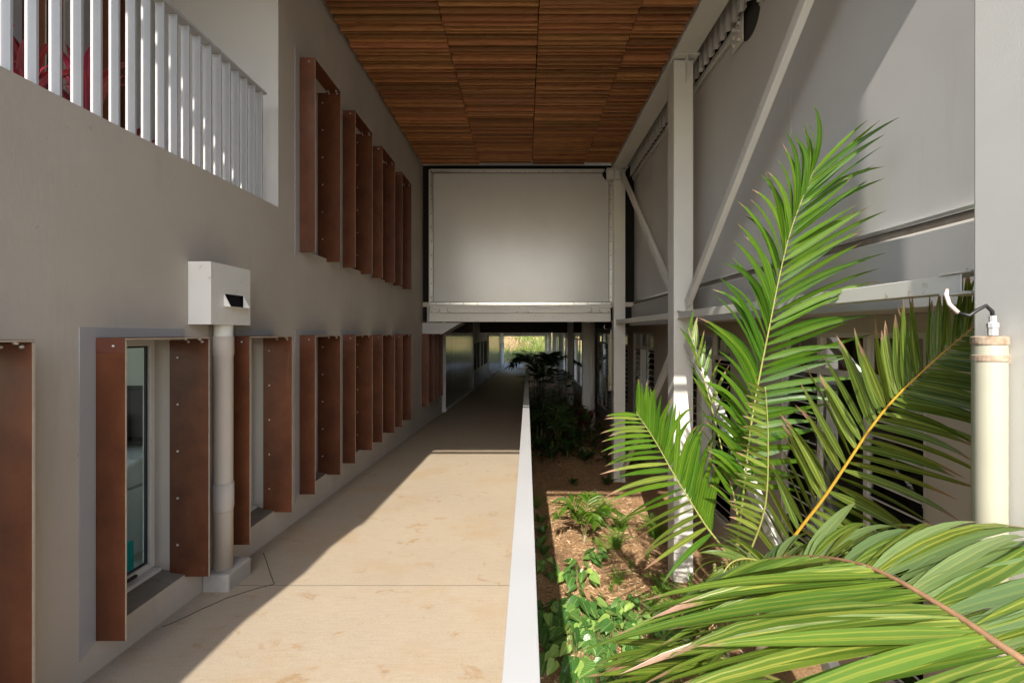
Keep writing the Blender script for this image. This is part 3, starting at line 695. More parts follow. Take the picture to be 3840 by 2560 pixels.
# dedupe near equal
pp = []
for q in poly:
    if not pp or (Vector(q)-Vector(pp[-1])).length > 1e-4: pp.append(q)
b = MB(); b.prism(pp, 'y', EY, EY+.02); b.build('sheet', M['sheet'], scr)
def trim(x0, x1, z0, z1, horiz):
    b = MB(); b.box(x0, x1, EY-.022, EY-.003, z0, z1); t_ = b.build('trim', M['zinc'], scr, bevel=.002, seg=1)
    b = MB()
    if horiz: b.box(x0, x1, EY-.030, EY-.0225, z0+.010, z0+.018); b.box(x0, x1, EY-.030, EY-.0225, z1-.016, z1-.008)
    else: b.box(x0+.010, x0+.018, EY-.030, EY-.0225, z0, z1); b.box(x1-.018, x1-.010, EY-.030, EY-.0225, z0, z1)
    q = b.build('bead', M['zinc'], t_); q.matrix_parent_inverse = Matrix()
trim(-2.27, 1.92, 5.885, 5.945, True); trim(-2.29, 2.10, 2.665, 2.735, True); trim(-2.30, -2.235, 2.75, 5.87, False); trim(2.065, 2.13, 2.75, 5.64, False)
for (xa_, xb_, za_, zb_) in ((-2.27,1.92,5.872,5.884), (-2.29,2.10,2.736,2.747), (-2.234,-2.224,2.75,5.87), (2.053,2.064,2.75,5.64)):
    b = MB(); b.box(xa_, xb_, EY-.010, EY-.001, za_, zb_); b.build('shadow_gap_strip', M['rubber_and_gap'], scr)  # black strips stand in for the shadow gap between trim and sheet
sb = MB(); sb.lathe((0,0), [(.012,0),(.012,.006),(.006,.010)], 8); sbm = sb.mesh('bolt', M['black'])
Ry = Matrix.Rotation(R(90),4,'X')
for k in range(13):
    link_copy('bolt', sbm, scr, Matrix.Translation((-2.15+k*.335, EY-.022, 2.70)) @ Ry)
    if k < 12: link_copy('bolt', sbm, scr, Matrix.Translation((-2.0+k*.335, EY-.022, 5.915)) @ Ry)
for k in range(9):
    link_copy('bolt', sbm, scr, Matrix.Translation((-2.268, EY-.022, 2.85+k*.34)) @ Ry)
    link_copy('bolt', sbm, scr, Matrix.Translation((2.098, EY-.022, 2.85+k*.34)) @ Ry)
for fx in (-2.33, 2.135):
    b = MB(); b.box(fx, fx+.028, EY-.02, EY+.05, 2.645, 5.96 if fx < 0 else 5.65); b.build('frame', M['steel'], scr)
b = MB(); b.box(-2.30, 1.95, EY-.015, EY+.05, 5.947, 5.975); b.build('frame', M['steel'], scr)
for xs_ in (-.655, .01):
    b = MB(); b.box(xs_-.003, xs_+.003, EY-.004, EY-.0005, 2.74, 5.88); b.build('seam', M['wall_sheet'], scr)
b = MB(); b.quad((-2.5,EY+.10,2.3),(2.9,EY+.10,2.3),(2.9,EY+.10,6.1),(-2.5,EY+.10,6.1)); b.build('backing', M['dark'], scr)
stub = empty('beam_stub', (2.05, EY-.1, 5.7), 'short cream beam stub poking out of the screen corner', 'beam')
b = MB(); b.box(1.98,2.30,EY-.16,EY+.09,5.93,5.95); b.box(1.98,2.30,EY-.16,EY+.09,5.68,5.70); b.box(1.99,2.30,EY-.045,EY-.03,5.70,5.93); b.build('flange_beam', M['steel'], stub, bevel=.003, seg=1)
b = MB(); b.box(2.17,2.22,EY-.14,EY-.046,5.705,5.925); b.build('stiffener', M['steel'], stub, bevel=.003, seg=1)
gd = empty('white_girder', (0, EY, 2.25), 'pale steel girder below the end screen spanning the ramp', 'girder')
b = MB(); b.box(-2.31, 2.09, EY-.06, EY+.06, 2.256, 2.45); b.build('lower_beam', M['steel'], gd, bevel=.006, seg=2)
b = MB(); b.box(-2.37, -2.315, EY-.04, EY+.08, 2.23, 2.63); b.build('end_block', M['white'], gd, bevel=.004, seg=1)
b = MB(); b.box(-2.30, 2.13, EY-.045, EY+.06, 2.60, 2.655); b.build('sill', M['steel'], gd, bevel=.006, seg=2)
b = MB(); b.box(-2.31, 2.09, EY-.03, EY+.05, 2.451, 2.599); b.build('web', M['steel'], gd)
segs = [(-2.28,-2.06), (-1.86,-.13), (.05,1.62), (1.82,2.08)]
for s0, s1 in segs:
    b = MB(); b.box(s0, s1, EY-.085, EY-.031, 2.475, 2.56); b.build('angle', M['steel'], gd, bevel=.004, seg=1)
    for xx in (s0+.04, s1-.05): link_copy('bolt', sbm, gd, Matrix.Translation((xx, EY-.085, 2.495)) @ Ry)
for s0, s1 in ((-2.05,-1.87), (-.12,.04), (1.63,1.81)):
    b = MB(); b.box(s0, s1, EY-.092, EY-.031, 2.48, 2.60); b.build('splice_plate', M['steel'], gd, bevel=.003, seg=1)
    for xx in (s0+.04, s1-.04): link_copy('bolt', boltLm, gd, Matrix.Translation((xx, EY-.092, 2.53)) @ Ry)
hn = MB(); hn.prism([(-2.499,2.235),(-1.55,2.235),(-2.02,1.96),(-2.499,1.96)], 'y', EY+.02, EY+.9)
hn.build('haunch', M['render_cool'], gd, bevel=.005, seg=1)
# deck over the ramp beyond the screen
dk = empty('upper_deck', (0, 30, 2.3), 'shaded floor deck over the far part of the ramp', 'deck', kind='structure')
b = MB(); b.box(-2.6, 5, EY+.07, 25.7, 2.63, 2.74); b.build('near_slab', M['soffit'], dk)
b = MB(); b.box(-2.6, 5, 25.75, 54, 1.99, 2.74); b.build('far_slab', M['soffit'], dk)
b = MB(); b.box(-2.495, 4.9, 25.62, 25.74, 1.985, 2.625); b.build('fascia_board', M['fascia'], dk)
for x in (-1.45, -.25, .95, 2.15, 3.35): 
    b = MB(); b.box(x, x+.012, 25.612, 25.62, 1.99, 2.62); b.build('fascia_joint', M['dark'], dk)
b = MB(); b.box(-2.5, 3, 53.6, 53.8, 1.55, 1.985); b.build('end_beam', M['soffit'], dk)
b = MB(); b.box(-2.6, 5, EY+.3, 54, 2.745, 2.8); b.build('deck_top', M['block'], dk)

# ---- long glossy doors and the far part of the left wall
def slide_door(y0, y1, z0f, z1, label, bay):
    e = empty('sliding_door', (-2.4, (y0+y1)/2, zf((y0+y1)/2)), label, 'sliding door', 'long glossy sliding doors')
    zb0, zb1 = zf(y0)+.05, zf(y1)+.05
    n = int((y1-y0)/bay)
    for k in range(n):
        ya, yb = y0+(y1-y0)*k/n+.006, y0+(y1-y0)*(k+1)/n-.006
        b = MB(); b.add([(-2.40,ya,zb0+(zb1-zb0)*k/n+.08),(-2.40,yb,zb0+(zb1-zb0)*(k+1)/n+.08),(-2.40,yb,z1),(-2.40,ya,z1),
                         (-2.43,ya,zb0+(zb1-zb0)*k/n+.08),(-2.43,yb,zb0+(zb1-zb0)*(k+1)/n+.08),(-2.43,yb,z1),(-2.43,ya,z1)],
                        [(0,1,2,3),(7,6,5,4),(0,3,7,4),(1,5,6,2),(2,6,7,3),(0,4,5,1)])
        b.build('panel', M['poly'], e)
    b = MB(); b.box(-2.499,-2.39,y0-.06,y0-.003,zb0-.02,z1); b.build('jamb', M['alu'], e, bevel=.004, seg=1)
    b = MB(); b.box(-2.46,-2.375,y1+.002,y1+.06,zb1,z1); b.build('jamb', M['alu'], e)
    b = MB(); b.bar((-2.40,y0,zb0+.035),(-2.40,y1,zb1+.035),.06,.08); b.build('bottom_rail', M['alu'], e)
    return e
slide_door(13.85, 21.3, 0, 2.615, 'long glossy sliding door panel on the left of the shaded ramp', .62)
slide_door(30.6, 44.2, 0, 1.93, 'farther glossy sliding door panel catching the light', 1.1)
far = empty('far_wing', (-2.5, 42, GZ), 'shaded far wing of the building along the lower ramp', 'building')
b = MB(); b.box(-2.7,-2.5,30.25,54,GZ-.4,2.3); b.build('wall', M['render'], far)
b = MB(); b.box(-2.5,-2.44,45.2,54,-1.6,1.9); b.build('white_panel', M['wing_white'], far)
b = MB(); b.box(-2.44,-2.40,46.2,47.6,-1.62,.9); b.build('door', M['blue'], far)
b = MB(); b.box(-2.44,-2.38,51.5,51.9,.2,.9); b.build('closer', M['dark'], far)
for y_ in (22.6, 24.2, 26.3, 28.0, 29.2):
    b = MB(); b.box(-2.4985,-2.46,y_,y_+.75,.15-.02*(y_-22),1.45); b.build('dark_window', M['dark'], bld)
# ---- parapet rail along the ramp
rail = empty('parapet', (0, 6, .5), 'solid white parapet with a flat cap along the right side of the ramp', 'parapet')
def rail_piece(y0, y1, hw, za, zb, nm, m_, bev):
    b = MB(); vs = []
    for y in (y0, y1):
        for sx, z in ((-hw, zf(y)+za), (hw, zf(y)+za), (hw, zf(y)+zb), (-hw, zf(y)+zb)): vs.append((rx(y)+sx, y, z))
    b.add(vs, [(0,1,2,3),(7,6,5,4),(0,4,5,1),(1,5,6,2),(2,6,7,3),(3,7,4,0)]); return b.build(nm, m_, rail, bevel=bev, seg=2)
for a, c in ((-9,.2), (.203,6.9), (6.903,15), (15.003,24), (24.003,33), (33.003,42)):
    rail_piece(a, c, .050, .955, 1.0, 'cap', M['white'], .003)
    rail_piece(a, c, .018, .002, .954, 'panel', M['white'], 0)
b = MB()
# ---- sign and fence at the far end
sg = empty('notice_board', (.0, 50, GZ), 'small grey notice board with lines of print near the far fence', 'sign')
SY = 49.0; p0, p1 = P(1935,1331,SY), P(1983,1353,SY)
b = MB(); b.box(p0.x,p1.x,SY,SY+.05,p1.z,p0.z); b.build('board', M['sign'], sg)
for k in range(5):
    z = p0.z-.12-.1*k; L = (.75,.62,.7,.5,.45)[k]; b = MB(); b.box(p0.x+.16,p0.x+.16+L,SY-.006,SY-.001,z-.014,z+.014); b.build('print_line', M['signtext'], sg)
for x_ in (p0.x+.1, p1.x-.1):
    b = MB(); b.box(x_-.03,x_+.03,SY+.01,SY+.04,GZ,p1.z); b.build('post', M['sign'], sg)
fn = empty('boundary_fence', (0, 55.5, GZ), 'thin metal bar fence across the far end in front of the hillside', 'fence')
b = MB(); b.box(-9,14,55.48,55.52,-.42,-.37); b.box(-9,14,55.48,55.52,GZ+.05,GZ+.1); b.build('fence_rail', M['fence'], fn)
b = MB()
for k in range(165): b.box(-9+k*.14,-9+k*.14+.02,55.49,55.51,GZ,-.38)
tag(b.build('bars', M['fence'], fn), None, None, kind='stuff')
# ================================================================== RIGHT BUILDING
rb = empty('sheeted_building', (3.0, 6, GZ), 'grey sheeted two storey building with louvre windows behind the palms', 'building')
SX = 2.7
def wsheet(y0, y1, notch=None):
    poly = [(y0,2.70),(y1,2.70),(y1,5.76)]
    if notch:
        for k in range(0, 13):
            a = R(-180*k/12); poly.append((notch+.24*math.cos(a), 5.76+.24*math.sin(a)))
    poly.append((y0,5.76))
    b = MB(); b.prism(poly, 'x', SX, SX+.012); return b.build('wall_sheet', M['wall_sheet'], rb)
wsheet(-2.2, 7.45, 5.45); wsheet(7.47, 11.30)
for y_ in (4.62, 6.2, 9.6):
    b = MB(); b.box(SX-.0025, SX-.0005, y_-.004, y_+.004, 2.80, 5.70); b.build('sheet_seam', M['wall_sheet'], rb)
b = MB(); b.box(SX-.035,SX-.002,-2.2,11.28,2.735,2.765); b.build('bottom_trim', M['zinc'], rb, bevel=.003, seg=1)
b = MB(); b.box(SX-.030,SX-.002,-2.2,11.28,2.675,2.728); b.build('bottom_channel', M['channel'], rb, bevel=.003, seg=1)
b = MB(); b.tube([(SX-.03,-2.2,2.665),(SX-.03,11.28,2.665)], .014, 8); b.build('drip_rod', M['alu'], rb)
b = MB(); b.box(SX-.03,SX-.002,-2.2,5.19,5.72,5.762); b.box(SX-.03,SX-.002,5.71,11.28,5.72,5.762); b.build('top_trim', M['zinc'], rb)
b = MB(); b.box(SX-.05,SX+.03,-2.2,5.2,5.767,5.86); b.box(SX-.05,SX+.03,5.7,11.3,5.767,5.86); b.build('top_rail', M['steel'], rb, bevel=.004, seg=1)
b = MB(); b.box(SX-.03,SX-.004,11.25,11.30,2.77,5.715); b.build('end_trim', M['zinc'], rb)
b = MB(); b.box(SX-.06,SX+.06,11.31,11.40,2.25,6.0); b.build('corner_post', M['steel'], rb, bevel=.006, seg=1)
# ribbed steel between the roof beam and the sheets
b = MB(); y = -2.2; pts = []
while y < 11.3: pts += [(y, 0), (y+.07, 0), (y+.09, .045), (y+.16, .045)]; y += .18
for (ya, xa_), (yb, xb_) in zip(pts[:-1], pts[1:]):
    b.quad((2.62-xa_,ya,5.83),(2.62-xb_,yb,5.83),(2.62-xb_,yb,6.31),(2.62-xa_,ya,6.31))
b.build('ribbed_fascia', M['rib'], rb)
b = MB(); b.box(SX-.045,SX-.02,5.56,5.84,5.56,6.05); b.build('bolt_plate', M['steel'], rb, bevel=.003, seg=1)
for a_ in range(2):
    for c_ in range(4):
        b = MB(); b.tube([(SX-.075,5.63+a_*.13,5.62+c_*.1),(SX-.045,5.63+a_*.13,5.62+c_*.1)], .022, 6); b.build('bolt', M['steel'], rb)
b = MB(); b.box(SX+.02,SX+.10,4.9,6.0,5.3,6.3); b.build('dark_cavity', M['dark'], rb)
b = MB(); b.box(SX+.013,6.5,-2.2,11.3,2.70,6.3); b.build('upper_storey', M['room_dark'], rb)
b = MB(); b.box(2.634,6.5,-2.2,11.42,2.165,2.66); b.build('floor_slab', M['render_cool'], rb, bevel=.006, seg=2)
LX = 3.3
bays = [(3.74,5.85), (7.3,9.5), (11.6,13.8), (14.6,16.9), (17.7,20.6), (21.4,25.2), (26.2,30.4), (31.4,36), (37,42), (43,48), (49,53)]
rholes = [(a, c, -1.2, 2.0) for a, c in bays]
ys = sorted({-2.2, 54.0} | {v for h in rholes for v in h[:2]}); b = MB()
for ya, yb in zip(ys[:-1], ys[1:]):
    if any(abs(ya-h[0]) < 1e-6 for h in rholes):
        b.box(LX, LX+.2, ya, yb, GZ-.3, -1.2); b.box(LX, LX+.2, ya, yb, 2.0, 2.16)
    else: b.box(LX, LX+.2, ya, yb, GZ-.3, 2.16)
b.build('lower_wall', M['render'], rb)
b = MB(); b.box(LX+.01, LX+.19, 11.43, 25.6, 2.165, 2.62); b.build('header', M['fascia'], rb)
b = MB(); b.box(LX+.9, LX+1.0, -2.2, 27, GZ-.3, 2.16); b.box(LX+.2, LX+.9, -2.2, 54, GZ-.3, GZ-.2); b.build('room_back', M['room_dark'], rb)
b = MB(); b.box(LX+.3, LX+.8, 3.8, 5.8, -.55, -.50); b.build('desk_top', M['block'], rb)
for bi, (ya, yb, za, zb2) in enumerate(rholes):
    fx0, fx1 = LX+.03, LX+.09; W_ = yb-ya; d = W_/3
    wn = MB(); f = .055
    wn.box(fx0,fx1,ya,yb,zb2-f,zb2-.001); wn.box(fx0,fx1,ya,yb,za,za+f)
    for yy in (ya+.001, ya+d-f/2, ya+2*d-f/2, yb-f-.001): wn.box(fx0-.004,fx1+.004,yy,yy+f,za+.001,zb2-.002)
    wn.box(fx0,fx1,ya+.06,yb-.06,1.53,1.60)
    wo = wn.build('louvre_window', M['alu'], rb)
    for k in range(3):
        a_, c_ = ya+d*k+f, ya+d*(k+1)-f*.6
        pb, pt = (1.61, zb2-f) , None
        p_ = MB(); p_.quad((LX+.06,a_,1.605),(LX+.06,c_,1.605),(LX+.06,c_,zb2-f-.002),(LX+.06,a_,zb2-f-.002)); q = p_.build('pane', M['glass'], wo); q.matrix_parent_inverse = Matrix()
        if k == 1:
            p_ = MB(); p_.quad((LX+.06,a_,za+f+.002),(LX+.06,c_,za+f+.002),(LX+.06,c_,1.525),(LX+.06,a_,1.525)); q = p_.build('pane', M['glass'], wo); q.matrix_parent_inverse = Matrix()
        elif bi < 5:
            z = za+.12
            while z < 1.50:
                p_ = MB(); tl = .05
                p_.add([(LX+.035,a_,z),(LX+.035,c_,z),(LX+.075,c_,z+.145),(LX+.075,a_,z+.145),(LX+.039,a_,z),(LX+.039,c_,z),(LX+.079,c_,z+.145),(LX+.079,a_,z+.145)],
                       [(0,1,2,3),(7,6,5,4),(0,4,5,1),(2,6,7,3)]); q = p_.build('louvre_blade', M['glass'], wo); q.matrix_parent_inverse = Matrix()
                p_ = MB(); p_.tube([(LX+.028,a_,z),(LX+.028,c_,z)], .009, 6); q = p_.build('louvre_bar', M['alu'], wo); q.matrix_parent_inverse = Matrix()
                z += .15
# ================================================================== PLANTS
def leaflet(p0, d0, wdir, nrm, L, W, droop, curl=0.0, seg=7, fold=.25, base=.35, bend=None):
    """tapered folded blade; uv x across, y along"""
    b = MB(); b.uv = []; p = Vector(p0); d = Vector(d0).normalized(); st = L/seg; nrm = Vector(nrm)
    for i in range(seg+1):
        v = i/seg
        wv = W*(base+(1-base)*min(1, v*5))*(1-v**2.6*.97) if v < 1 else W*.02
        wd = (Vector(wdir) - d*Vector(wdir).dot(d)).normalized(); nn = d.cross(wd).normalized()
        if nn.dot(nrm) < 0: nn = -nn
        b.v += [tuple(p-wd*wv/2), tuple(p-nn*wv*fold*.5), tuple(p+wd*wv/2)]; b.uv += [(0,v),(.5,v),(1,v)]
        p = p + d*st; d = (d + Vector((0,0,-1))*droop*(.4+v*1.6)/seg + nrm*curl/seg + (bend if bend else Vector((0,0,0)))*(.3+v*1.4)/seg).normalized()
    for i in range(seg):
        a = 3*i; b.f += [(a,a+1,a+4,a+3),(a+1,a+2,a+5,a+4)]
    return b
def spline(ps, n):
    ps = [Vector(p) for p in ps]; out = []; q = [2*ps[0]-ps[1]] + ps + [2*ps[-1]-ps[-2]]
    m_ = len(ps)-1
    for i in range(n+1):
        t_ = i/n*m_; k = min(int(t_), m_-1); u = t_-k; a, b_, c, d = q[k], q[k+1], q[k+2], q[k+3]
        out.append(.5*((2*b_) + (c-a)*u + (2*a-5*b_+4*c-d)*u*u + (3*b_-a-3*c+d)*u**3))
    return out
def frond(palm, ctrl, normal, n, Lmax, W, droop, mats, rmat, r0=.011, a0=62, a1=28, t0=.06, sides=(1,-1), lift=.10, curl=0.0, Lf=None, rnd=.12, label=None, tipL=.45, curlside=None, ang=None, dside=None, tdroop=0.0, bside=None, bendr=.18, tmin=None):
    pts = spline(ctrl, 40)
    b = MB(); b.tube(pts, [r0*(1-.8*i/40) for i in range(41)], 8)
    fo = b.build('frond', rmat, palm, smooth=True)
    if label: fo['label'] = label
    N0 = Vector(normal)
    for s in sides:
        for k in range(n):
            t_ = t0+(1-t0)*(k+.5+(.15 if s > 0 else -.15))/n; i = min(int(t_*40), 39); u = t_*40-i
            if tmin and t_ < tmin.get(s, 0): continue
            p = pts[i].lerp(pts[i+1], u); T = (pts[i+1]-pts[i]).normalized()
            N = (N0 - T*N0.dot(T)).normalized(); Sd = T.cross(N).normalized()*s
            a0_, a1_ = ang[s] if ang else (a0, a1); a = R(a0_+(a1_-a0_)*t_+random.uniform(-5,5)); ln = Lmax*(Lf(t_) if Lf else (.55+.9*t_ if t_ < .5 else 1.0-(1-tipL)*(t_-.5)*2))*random.uniform(1-rnd, 1+rnd*.5)
            d = T*math.cos(a)+Sd*math.sin(a)+N*(lift+random.uniform(-.08,.08))
            tw = T + N*random.gauss(0,.45)
            lb = leaflet(p+Sd*r0*.4, d, tw, N, ln, W*random.uniform(.85,1.12)*(1-.3*t_), (dside[s] if dside else droop)*(1+tdroop*t_*t_)*random.uniform(.6,1.5), curl if curlside is None else curlside.get(s, 0), bend=Sd*(bside[s] if bside else 0)+T*random.gauss(0,bendr)+N*random.gauss(0,bendr*.7))
            o = bpy.data.objects.new('leaflet', lb.mesh('leaflet', random.choice(mats) if isinstance(mats, list) else mats)); COL.objects.link(o); o.parent = fo
            for pl in o.data.polygons: pl.use_smooth = True
    return fo
# --- tall palm
pm = empty('palm', (1.63, 3.78, GZ), 'tall green palm in the garden with upright fronds in front of the steel column', 'palm')
b = MB(); b.tube([(1.62,3.80,GZ-.1),(1.63,3.78,-1.0),(1.64,3.75,-.40)], [.085,.07,.05], 12); b.build('trunk', M['trunk'], pm, smooth=True)
for k in range(5):
    a = k*1.3; b = MB(); b.tube([(1.64+.02*math.cos(a),3.75+.02*math.sin(a),-.5),(1.64+.05*math.cos(a),3.75+.05*math.sin(a),-.15),(1.64+.07*math.cos(a),3.75+.07*math.sin(a),.08)], [.03,.022,.012], 8); b.build('leaf_sheath', M['stem'], pm, smooth=True)
B0 = Vector((1.64,3.75,-.40))
frond(pm, [B0, P(2775,1950,3.58), P(2815,1600,3.48), P(2880,1250,3.40), P(2955,900,3.32), P(3050,640,3.27)], (-.25,-1,.15), 46, .68, .062, .3, [M['palm']], M['rachis'], t0=.26, lift=.10, ang={1:(92,26), -1:(50,10)}, dside={1:.30, -1:.40}, bside={1:.0, -1:.95}, rnd=.28, bendr=.3,
      label='tall upright frond reaching above the brace', Lf=lambda t_: .55+.5*(t_-.26)/.3 if t_ < .56 else 1.05-.30*(t_-.56)/.44)
CL = [B0, P(2740,2120,3.70), P(2640,1960,3.74), P(2540,1800,3.78), P(2455,1650,3.83), P(2385,1545,3.87)]
frond(pm, CL, (.15,-.85,.55), 22, .72, .052, .35, [M['palm'], M['palm_old']], M['rachis'], a0=92, a1=52, t0=.34, sides=(-1,), lift=.0, rnd=.15, label='frond leaning left over the column foot')
frond(pm, [p+Vector((.002,.015,0)) for p in CL], (.15,-.85,.55), 30, .64, .062, .95, [M['palm']], M['rachis'], a0=40, a1=24, t0=.34, sides=(1,), lift=.45)
frond(pm, [B0, P(2770,2000,3.6), P(2710,1700,3.7), P(2640,1420,3.85), P(2580,1230,4.0)], (.3,-.9,.2), 15, .42, .050, .35, [M['palm'], M['palm_old']], M['rachis'], a0=40, a1=18, t0=.30, lift=.2, label='half hidden frond behind the left leaning one')
frond(pm, [B0, P(2800,2100,3.45), P(2868,1900,3.28), P(2880,1650,3.2), P(2870,1450,3.15)], (-.5,-.9,.1), 28, .26, .046, .3, [M['palm_old']], M['rachis'], a0=85, a1=55, t0=.22, sides=(-1,), lift=.25, label='narrow frond seen edge on with pale undersides')
# --- golden-ribbed palm leaning right
p2 = empty('palm', (1.95, 3.75, GZ), 'palm with a golden leaf rib and browned tips leaning towards the tube light', 'palm')
b = MB(); b.tube([(1.92,3.78,GZ-.1),(1.93,3.76,-1.0),(1.95,3.70,-.3)], [.07,.055,.04], 12); b.build('trunk', M['trunk'], p2, smooth=True)
frond(p2, [(1.95,3.70,-.3), P(2935,2080,3.45), P(3100,1850,3.12), P(3290,1570,2.80), P(3450,1400,2.62), P(3650,1225,2.45)], (-.45,-.75,.55), 42, .60, .064, .30, [M['palm_old']], M['rachis_gold'], r0=.014, ang={1:(82,52), -1:(60,36)}, t0=.18, lift=.05, tipL=.6, rnd=.2, label='frond with golden rib and dry curled tips')
frond(p2, [(1.95,3.70,-.3), P(2960,2230,3.0), P(2860,2110,2.8), P(2740,2110,2.65), P(2670,2260,2.55)], (.0,-.3,1), 20, .34, .042, 1.3, [M['palm_old'], M['palm_near']], M['rachis'], a0=60, a1=30, t0=.3, lift=.1, label='drooping frond with pale undersides')
# --- near palm, trunk outside the frame at lower right
p3 = empty('palm', (1.75, .35, GZ), 'near palm frond with yellow striped leaflets filling the lower right corner', 'palm')
b = MB(); b.tube([(1.8,.2,GZ-.1),(1.78,.3,-.3),(1.72,.4,.55)], [.09,.07,.05], 12); b.build('trunk', M['trunk'], p3, smooth=True)
frond(p3, [(1.72,.4,.55), (1.62,.78,.95), P(3860,2490,1.22), P(3560,2290,1.38), P(3270,2130,1.60), P(3050,2085,1.82), P(2860,2095,2.05)], (-.12,-.22,1), 60, 1.08, .066, .3, [M['palm_near'], M['palm_near'], M['palm_old']], M['rachis_brown'], r0=.016, ang={1:(122,66), -1:(84,60)}, dside={1:.22, -1:.14}, tdroop=3.5, t0=.10, lift=.03, tipL=.40, rnd=.28, bendr=.26, label='broad near frond with yellow leaflet ribs')
frond(p3, [(1.72,.4,.55), P(3520,2780,1.0), P(3020,2590,1.3), P(2770,2490,1.55), P(2590,2420,1.75)], (-.1,-.35,1), 22, .60, .058, .2, [M['palm_near'], M['palm_old']], M['rachis'], r0=.012, ang={1:(55,14), -1:(82,22)}, t0=.30, lift=.06, tipL=.85, rnd=.25, bendr=.25, tmin={1:.78}, label='lower near frond fanning out over the heart leaves')
# --- small palm in the mulch
def small_palm(x, y, s, label, name='young_palm', m_='palm_old', n=5, grp=None, seedk=0):
    e = empty(name, (x, y, gz(x, y)), label, 'palm', grp)
    base = Vector((x, y, gz(x, y)))
    b = MB(); b.tube([base+Vector((0,0,-.05)), base+Vector((.01,0,.14*s))], [.03*s,.022*s], 8); b.build('stem', M['trunk'], e, smooth=True)
    for k in range(n):
        a = 2*math.pi*k/n+seedk; d = Vector((math.cos(a), math.sin(a), 0)); h = random.uniform(.75,1.1)*s
        frond(e, [base+Vector((0,0,.1*s)), base+d*.12*s+Vector((0,0,.48*h)), base+d*.35*s+Vector((0,0,.72*h)), base+d*.62*s+Vector((0,0,.62*h))], (-d*.6+Vector((0,0,1))), 19, .34*s, .040*s, 1.0, M[m_], M['stem'], r0=.007*s, a0=65, a1=35, t0=.22, lift=.05)
    return e
small_palm(1.03, 7.85, 1.0, 'small drooping palm casting a comb shadow on the sunlit mulch', m_='palm', n=5, seedk=2.4)

# --- heart leaved climbers, ferns and small plants
def heart_mesh(mk):
    b = MB(); b.uv = []; n = 8
    prof = [(-.18,.16),(-.10,.34),(.06,.44),(.25,.42),(.45,.35),(.65,.25),(.83,.13),(1.0,.01)]
    for i, (v, h) in enumerate(prof):
        c = max(v, 0.0) if i > 1 else 0.0
        bend = -.22*max(v,0)**2
        b.v += [(-h, v, .10*h+bend), (-h*.5, v, -.0+bend), (0, max(v, 0), -.05+bend), (h*.5, v, 0+bend), (h, v, .10*h+bend)]
        vv = max(0, v); b.uv += [(.5-h, vv*.8), (.5-h*.5, vv*.8), (.5, vv*.8), (.5+h*.5, vv*.8), (.5+h, vv*.8)]
    for i in range(n-1):
        for k in range(4): a = 5*i+k; b.f.append((a, a+1, a+6, a+5))
    me = b.mesh('leaf', M[mk])
    for p in me.polygons: p.use_smooth = True
    return me
hm = [heart_mesh('heart'), heart_mesh('heart'), heart_mesh('heart'), heart_mesh('heart_pale')]
def look(d, up=(0,0,1)):
    y = Vector(d).normalized(); x = y.cross(Vector(up)).normalized(); z = x.cross(y); return Matrix((x, y, z)).transposed().to_4x4()
def heart_plant(x, y, n, rad, size, label, hmax=.34, cat='plant'):
    n = int(n*1.8); size *= .68
    base = Vector((x, y, gz(x, y))); e = empty('heart_leaf_plant', base, label, cat, 'heart leaved plants in the bed')
    st = MB()
    for k in range(n):
        a = random.uniform(0, 6.283); r = rad*math.sqrt(random.random()); q = Vector((math.cos(a)*r, math.sin(a)*r, random.uniform(.10, hmax)*(1-.4*r/rad)))
        s = size*random.uniform(.65, 1.15); d = Vector((math.cos(a)+random.uniform(-.9,.9), math.sin(a)-.5+random.uniform(-.7,.7), -.35+random.uniform(-.35,.2)))
        up = Vector((random.uniform(-.4,.4), -.35+random.uniform(-.3,.3), 1))
        mt = Matrix.Translation(q) @ look(d, up) @ Matrix.Scale(s, 4)
        o = bpy.data.objects.new('leaf', random.choice(hm)); COL.objects.link(o); o.parent = e; o.matrix_basis = mt
        st.tube([Vector((q.x*.35, q.y*.35, -.02)), Vector((q.x*.75, q.y*.75, q.z*.75)), q], .0035, 5)
    o = bpy.data.objects.new('stalks', st.mesh('stalks', M['stem'])); COL.objects.link(o); o.parent = e
    return e
HP = [(.75,5.75,34,.42,0.247,'largest clump of pale veined heart leaves in the sun'), (1.05,5.25,26,.36,0.240,'heart leaved clump just left of the near frond tips'),
      (.32,5.55,24,.30,0.255,'dark heart leaved clump in the shade of the parapet'), (.78,6.55,16,.28,0.210,'upper heart leaved clump at the foot of the small palm'),
      (.55,4.95,22,.34,0.255,'lowest heart leaved clump near the bottom picture edge'), (1.38,5.75,14,.26,0.195,'half shaded heart leaved clump right of the sunny one'),
      (1.10,7.15,8,.16,0.180,'small pale heart leaved plant beside the fern'), (.36,6.75,9,.16,0.180,'little heart leaved plant against the parapet shadow'),
      (1.45,5.1,16,.3,0.210,'heart leaved clump behind the near frond'), (.95,4.55,20,.4,0.240,'heart leaved clump under the lowest frond tips')]
for a in HP: heart_plant(*a)
